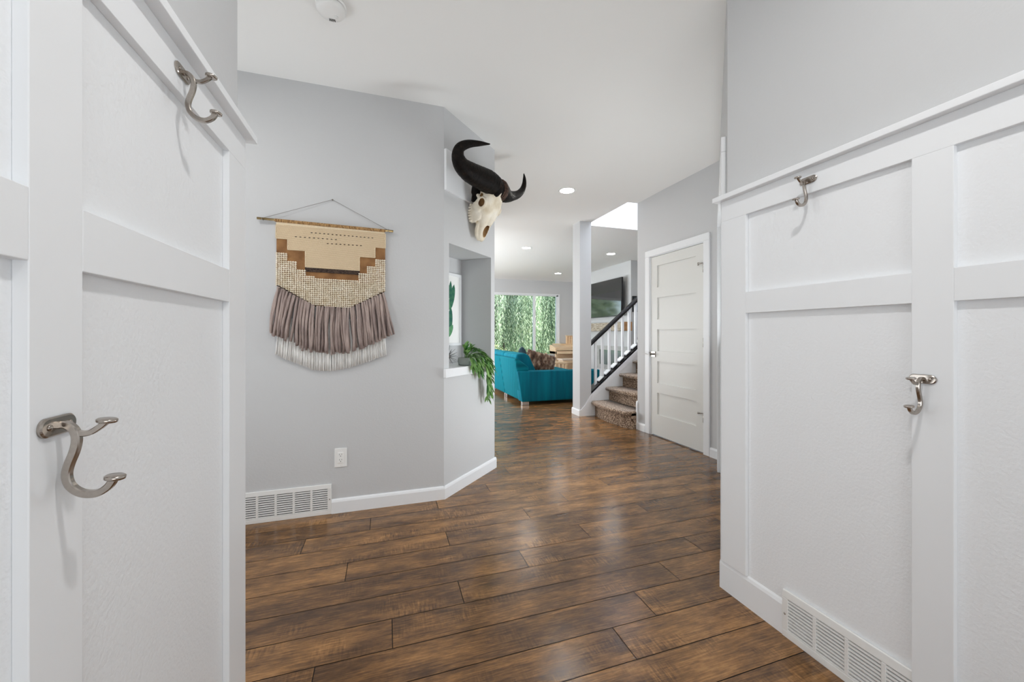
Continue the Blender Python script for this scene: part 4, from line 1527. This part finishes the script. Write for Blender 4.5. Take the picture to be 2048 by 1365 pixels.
# ---------------------------------------------------------------- television, mantel, fireplace
FX = 5.0
tv = thing('television', 'large black flat television mounted above the fireplace mantel', 'television', (FX - .003, 8.25, 1.97))
q = MB(); q.box((-.12, -.30, -.25), (0, .30, .25)); q.build('wall_bracket', M['black'], tv)
q = MB(); q.box((-.165, -.975, -.42), (-.12, .975, .42)); bd = q.build('housing', M['black'], tv, bevel=.004)
q = MB(); q.box((-.167, -.962, -.405), (-.164, .962, .405)); q.build('screen', M['blackgloss'], tv)
for o_ in tv.children[1:]:
    o_.rotation_euler = (0, math.radians(0.9), 0)
mt = thing('mantel_shelf', 'rough grey-brown timber beam mantel below the television', 'mantel', (FX, 8.0, 1.32))
q = MB(); q.box((-.20, -.86, -.095), (0, .99, .095)); q.build('beam', M['mantel'], mt, bevel=.006)
ep = MB(); ep.box((-.202, -.866, -.096), (.0, -.84, .096)); ep.build('end_grain', ramp_mat('orange_end_grain', [(.3, (176, 128, 84)), (.7, (206, 160, 112))], 8, rough=.7), mt)
fpz = thing('fireplace', 'grey stone surround with a dark glass firebox', 'fireplace', (FX - .003, 7.9, 0))
q = MB()
q.box((-.03, -.66, .32), (0, .70, .43)); q.box((-.03, -.66, .78), (0, .70, .88)); q.box((-.03, -.66, .43), (0, -.52, .78)); q.box((-.03, .52, .43), (0, .70, .78))
q.build('surround', M['tile'], fpz, bevel=.002)
q = MB(); q.box((-.012, -.52, .43), (-.002, .52, .78)); q.build('firebox_glass', mat('glass_reflection_grey', (96, 110, 108), .08, spec=1.), fpz)  # lighter grey-green base colour stands in for reflections on the glass
q = MB(); q.box((-.022, .40, .44), (-.012, .44, .77)); q.box((-.022, -.44, .44), (-.012, -.40, .77)); q.build('glass_clips', M['nickel'], fpz)
q = MB(); q.box((-.45, -.8, 0), (0, .85, .06)); q.build('hearth', M['white'], fpz, bevel=.004)

pf = thing('framed_picture', 'black framed blue-grey picture on the pale wall beside the television', 'picture', (5.30, 7.18, 1.80))
q = MB()
for a, b in (((-.27, -.03, -.17), (-.24, 0, .17)), ((.24, -.03, -.17), (.27, 0, .17)), ((-.24, -.03, -.17), (.24, 0, -.14)), ((-.24, -.03, .14), (.24, 0, .17))):
    q.box(a, b)
q.build('frame', M['black'], pf)
q = MB(); q.box((-.24, -.012, -.14), (.24, -.004, .14)); q.build('canvas', ramp_mat('blue_grey_print', [(.3, (44, 70, 88)), (.7, (120, 146, 160))], 6, rough=.4, bump=0), pf)
so = thing('black_ornament', 'small black angular ornament seen between the last balusters', 'ornament', (5.16, 7.18, 1.06))
q = MB()
vs = [(-.07, -.07, 0), (.0, -.14, .02), (.07, -.07, 0), (0, 0, 0), (0, -.07, .09), (0, -.07, -.09)]
q.add(vs, [(0, 1, 4), (1, 2, 4), (2, 3, 4), (3, 0, 4), (1, 0, 5), (2, 1, 5), (3, 2, 5), (0, 3, 5)]); q.build('body', M['black'], so)

# ---------------------------------------------------------------- picture window
wd = thing('window_1', 'wide white-framed picture window onto the garden', 'window', (0, WY, 0)); wd['kind'] = 'structure'
q = MB()
fw = .055
q.box((WX0, .02, WZ0), (WX0 + fw, .10, WZ1)); q.box((WX1 - fw, .02, WZ0), (WX1, .10, WZ1)); q.box((WX0, .02, WZ0), (WX1, .10, WZ0 + fw)); q.box((WX0, .02, WZ1 - .035), (WX1, .10, WZ1))
q.build('window_frame', M['white'], wd)
for x in (4.175, 2.2):
    q = MB(); q.box((x - .035, .025, WZ0 + fw), (x + .035, .095, WZ1 - .035)); q.build('mullion', M['white'], wd)
q = MB(); q.box((WX0 - .02, -.02, WZ0 - .03), (WX1 + .02, .10, WZ0)); q.build('window_sill', M['white'], wd, bevel=.003)
q = MB()
q.box((WX1, -.014, WZ0 - .0), (WX1 + .045, 0, WZ1 + .03)); q.box((WX0 - .045, -.014, WZ0), (WX0, 0, WZ1 + .03)); q.box((WX0, -.014, WZ1), (WX1, 0, WZ1 + .03))
q.build('casing', M['white'], wd)
for a, b in ((WX0 + fw, 2.165), (2.235, 4.14), (4.21, WX1 - fw)):
    q = MB(); q.box((a, .055, WZ0 + fw), (b, .061, WZ1 - .035)); q.build('pane', M['pane'], wd)

# ---------------------------------------------------------------- garden
q = MB(); q.box((-30, 10.9, -.5), (40, 60, -.3)); struct(q.build('ground', M['lawn']), 'green lawn outside', 'ground')


def leaves_on(q, rn, p, d, n_, L_, w_, tone):
    pass


def willow(name, label, base, h, R, ns, seed, density=42, zlow=.25):
    rn = random.Random(seed)
    t = thing(name, label, 'tree', base, group=None)
    tr = MB()
    tr.tube(catmull([(0, 0, 0), (.1, .05, 1.2), (-.05, 0, 2.4), (.1, .1, 3.6), (.05, 0, h * .8)], 5), [.34] * 5 + [.28] * 5 + [.22] * 5 + [.14] * 5 + [.07], 12)
    for i in range(11):
        a = rn.uniform(0, 2 * PI); z0 = rn.uniform(1.3, h * .55)
        e_ = Vector((math.cos(a), math.sin(a), 0)) * R * rn.uniform(.5, .95)
        tr.tube(catmull([(0, 0, z0), tuple(e_ * .35 + Vector((0, 0, z0 + 1.1))), tuple(e_ * .8 + Vector((0, 0, z0 + 1.7))), tuple(e_ + Vector((0, 0, z0 + 1.5)))], 4), [.12] * 4 + [.08] * 4 + [.05] * 4 + [.03], 8)
    tr.build('trunk', M['bark'], t)
    q = MB(); q.tone = []
    for i in range(ns):
        a = rn.uniform(0, 2 * PI); rr_ = R * math.sqrt(rn.uniform(.05, 1))
        x, y = rr_ * math.cos(a), rr_ * math.sin(a)
        ztop = h * (1 - .45 * (rr_ / R) ** 2) * rn.uniform(.7, 1)
        zbot = rn.uniform(zlow, zlow + 1.6)
        tone = min(1, max(0, .28 + 1.25 * noise.noise(Vector((x * .9, y * .9, 3 + seed))) + rn.gauss(0, .12)))
        tw = rn.uniform(0, 6); z = ztop
        nlf = int((ztop - zbot) * density)
        for k in range(nlf):
            s = k / max(1, nlf)
            z = ztop - (ztop - zbot) * s
            cx_ = x + .10 * math.sin(tw + s * 4) + rn.gauss(0, .035); cy_ = y + .10 * math.cos(tw + s * 3) + rn.gauss(0, .035)
            an = rn.uniform(0, 2 * PI); L_ = rn.uniform(.07, .13); w_ = rn.uniform(.008, .014)
            dx, dy = math.cos(an) * .045, math.sin(an) * .045
            sx_, sy_ = -math.sin(an) * w_, math.cos(an) * w_
            q.add([(cx_, cy_, z), (cx_ + dx + sx_, cy_ + dy + sy_, z - L_ * .5), (cx_ + dx * 1.4, cy_ + dy * 1.4, z - L_), (cx_ + dx - sx_, cy_ + dy - sy_, z - L_ * .5)], [(0, 1, 2, 3)])
            q.tone.append(min(1, max(0, tone + rn.gauss(0, .13))))
    q.build('foliage', M['willow'], t, fixn=False)
    return t


willow('willow_tree', 'weeping willow with dense hanging green strands outside the window', (4.6, 16.6, -.3), 7.0, 3.3, 900, 11)
willow('willow_tree', 'paler weeping willow farther back behind the first', (10.8, 21.0, -.3), 8.0, 3.2, 700, 12, 26)


def bush(name, label, c, R, n_, m, seed, group=None, L0=.07):
    rn = random.Random(seed); t = thing(name, label, 'bush', c, group=group)
    q = MB(); q.tone = []
    for i in range(n_):
        d = Vector((rn.gauss(0, 1), rn.gauss(0, 1), abs(rn.gauss(0, 1)))).normalized() * rn.uniform(.55, 1)
        p = Vector((d.x * R[0], d.y * R[1], d.z * R[2]))
        p += Vector((noise.noise(p * 2), noise.noise(p * 2 + Vector((5, 0, 0))), 0)) * .15
        a = Vector((rn.uniform(-1, 1), rn.uniform(-1, 1), rn.uniform(-.3, 1))).normalized() * L0 * rn.uniform(.6, 1.3); s = a.orthogonal().normalized() * L0 * .3
        q.add([p, p + a * .5 + s, p + a, p + a * .5 - s], [(0, 1, 2, 3)]); q.tone.append(min(1, max(0, rn.gauss(.5, .28))))
    q.build('foliage', M[m], t, fixn=False)
    k = MB()
    for i in range(7):
        a = rn.uniform(0, 2 * PI)
        k.tube([(0, 0, 0), (math.cos(a) * R[0] * .5, math.sin(a) * R[1] * .5, R[2] * .7)], [.02, .008], 6)
    k.build('stems', M['bark'], t)
    return t


bush('garden_bush', 'low cream-flowered bush just outside the left part of the window', (3.3, 12.6, -.3), (1.1, .6, 1.12), 5200, 'bush', 21)
bush('garden_bush', 'cream-tipped green bush outside the right pane of the window', (5.5, 12.1, -.3), (1.0, .5, 1.0), 4200, 'bush', 22)
for i, (x, y, h_) in enumerate(((0.5, 29, 8.2), (7.2, 30, 8.8), (13.9, 29.5, 8.5), (20.5, 29, 8.4), (-6.2, 29, 8.0))):
    bush('background_tree', ('tall bushy green tree at the far end of the garden', 'tall bushy green tree far behind the willow trunk', 'tall bushy green tree far behind the right pane', 'tall green tree at the far right of the garden', 'tall green tree at the far left of the garden')[i], (x, y, -.3), (3.1, 2.2, h_), 9000, 'willow', 40 + i, None, .28)['category'] = 'tree'
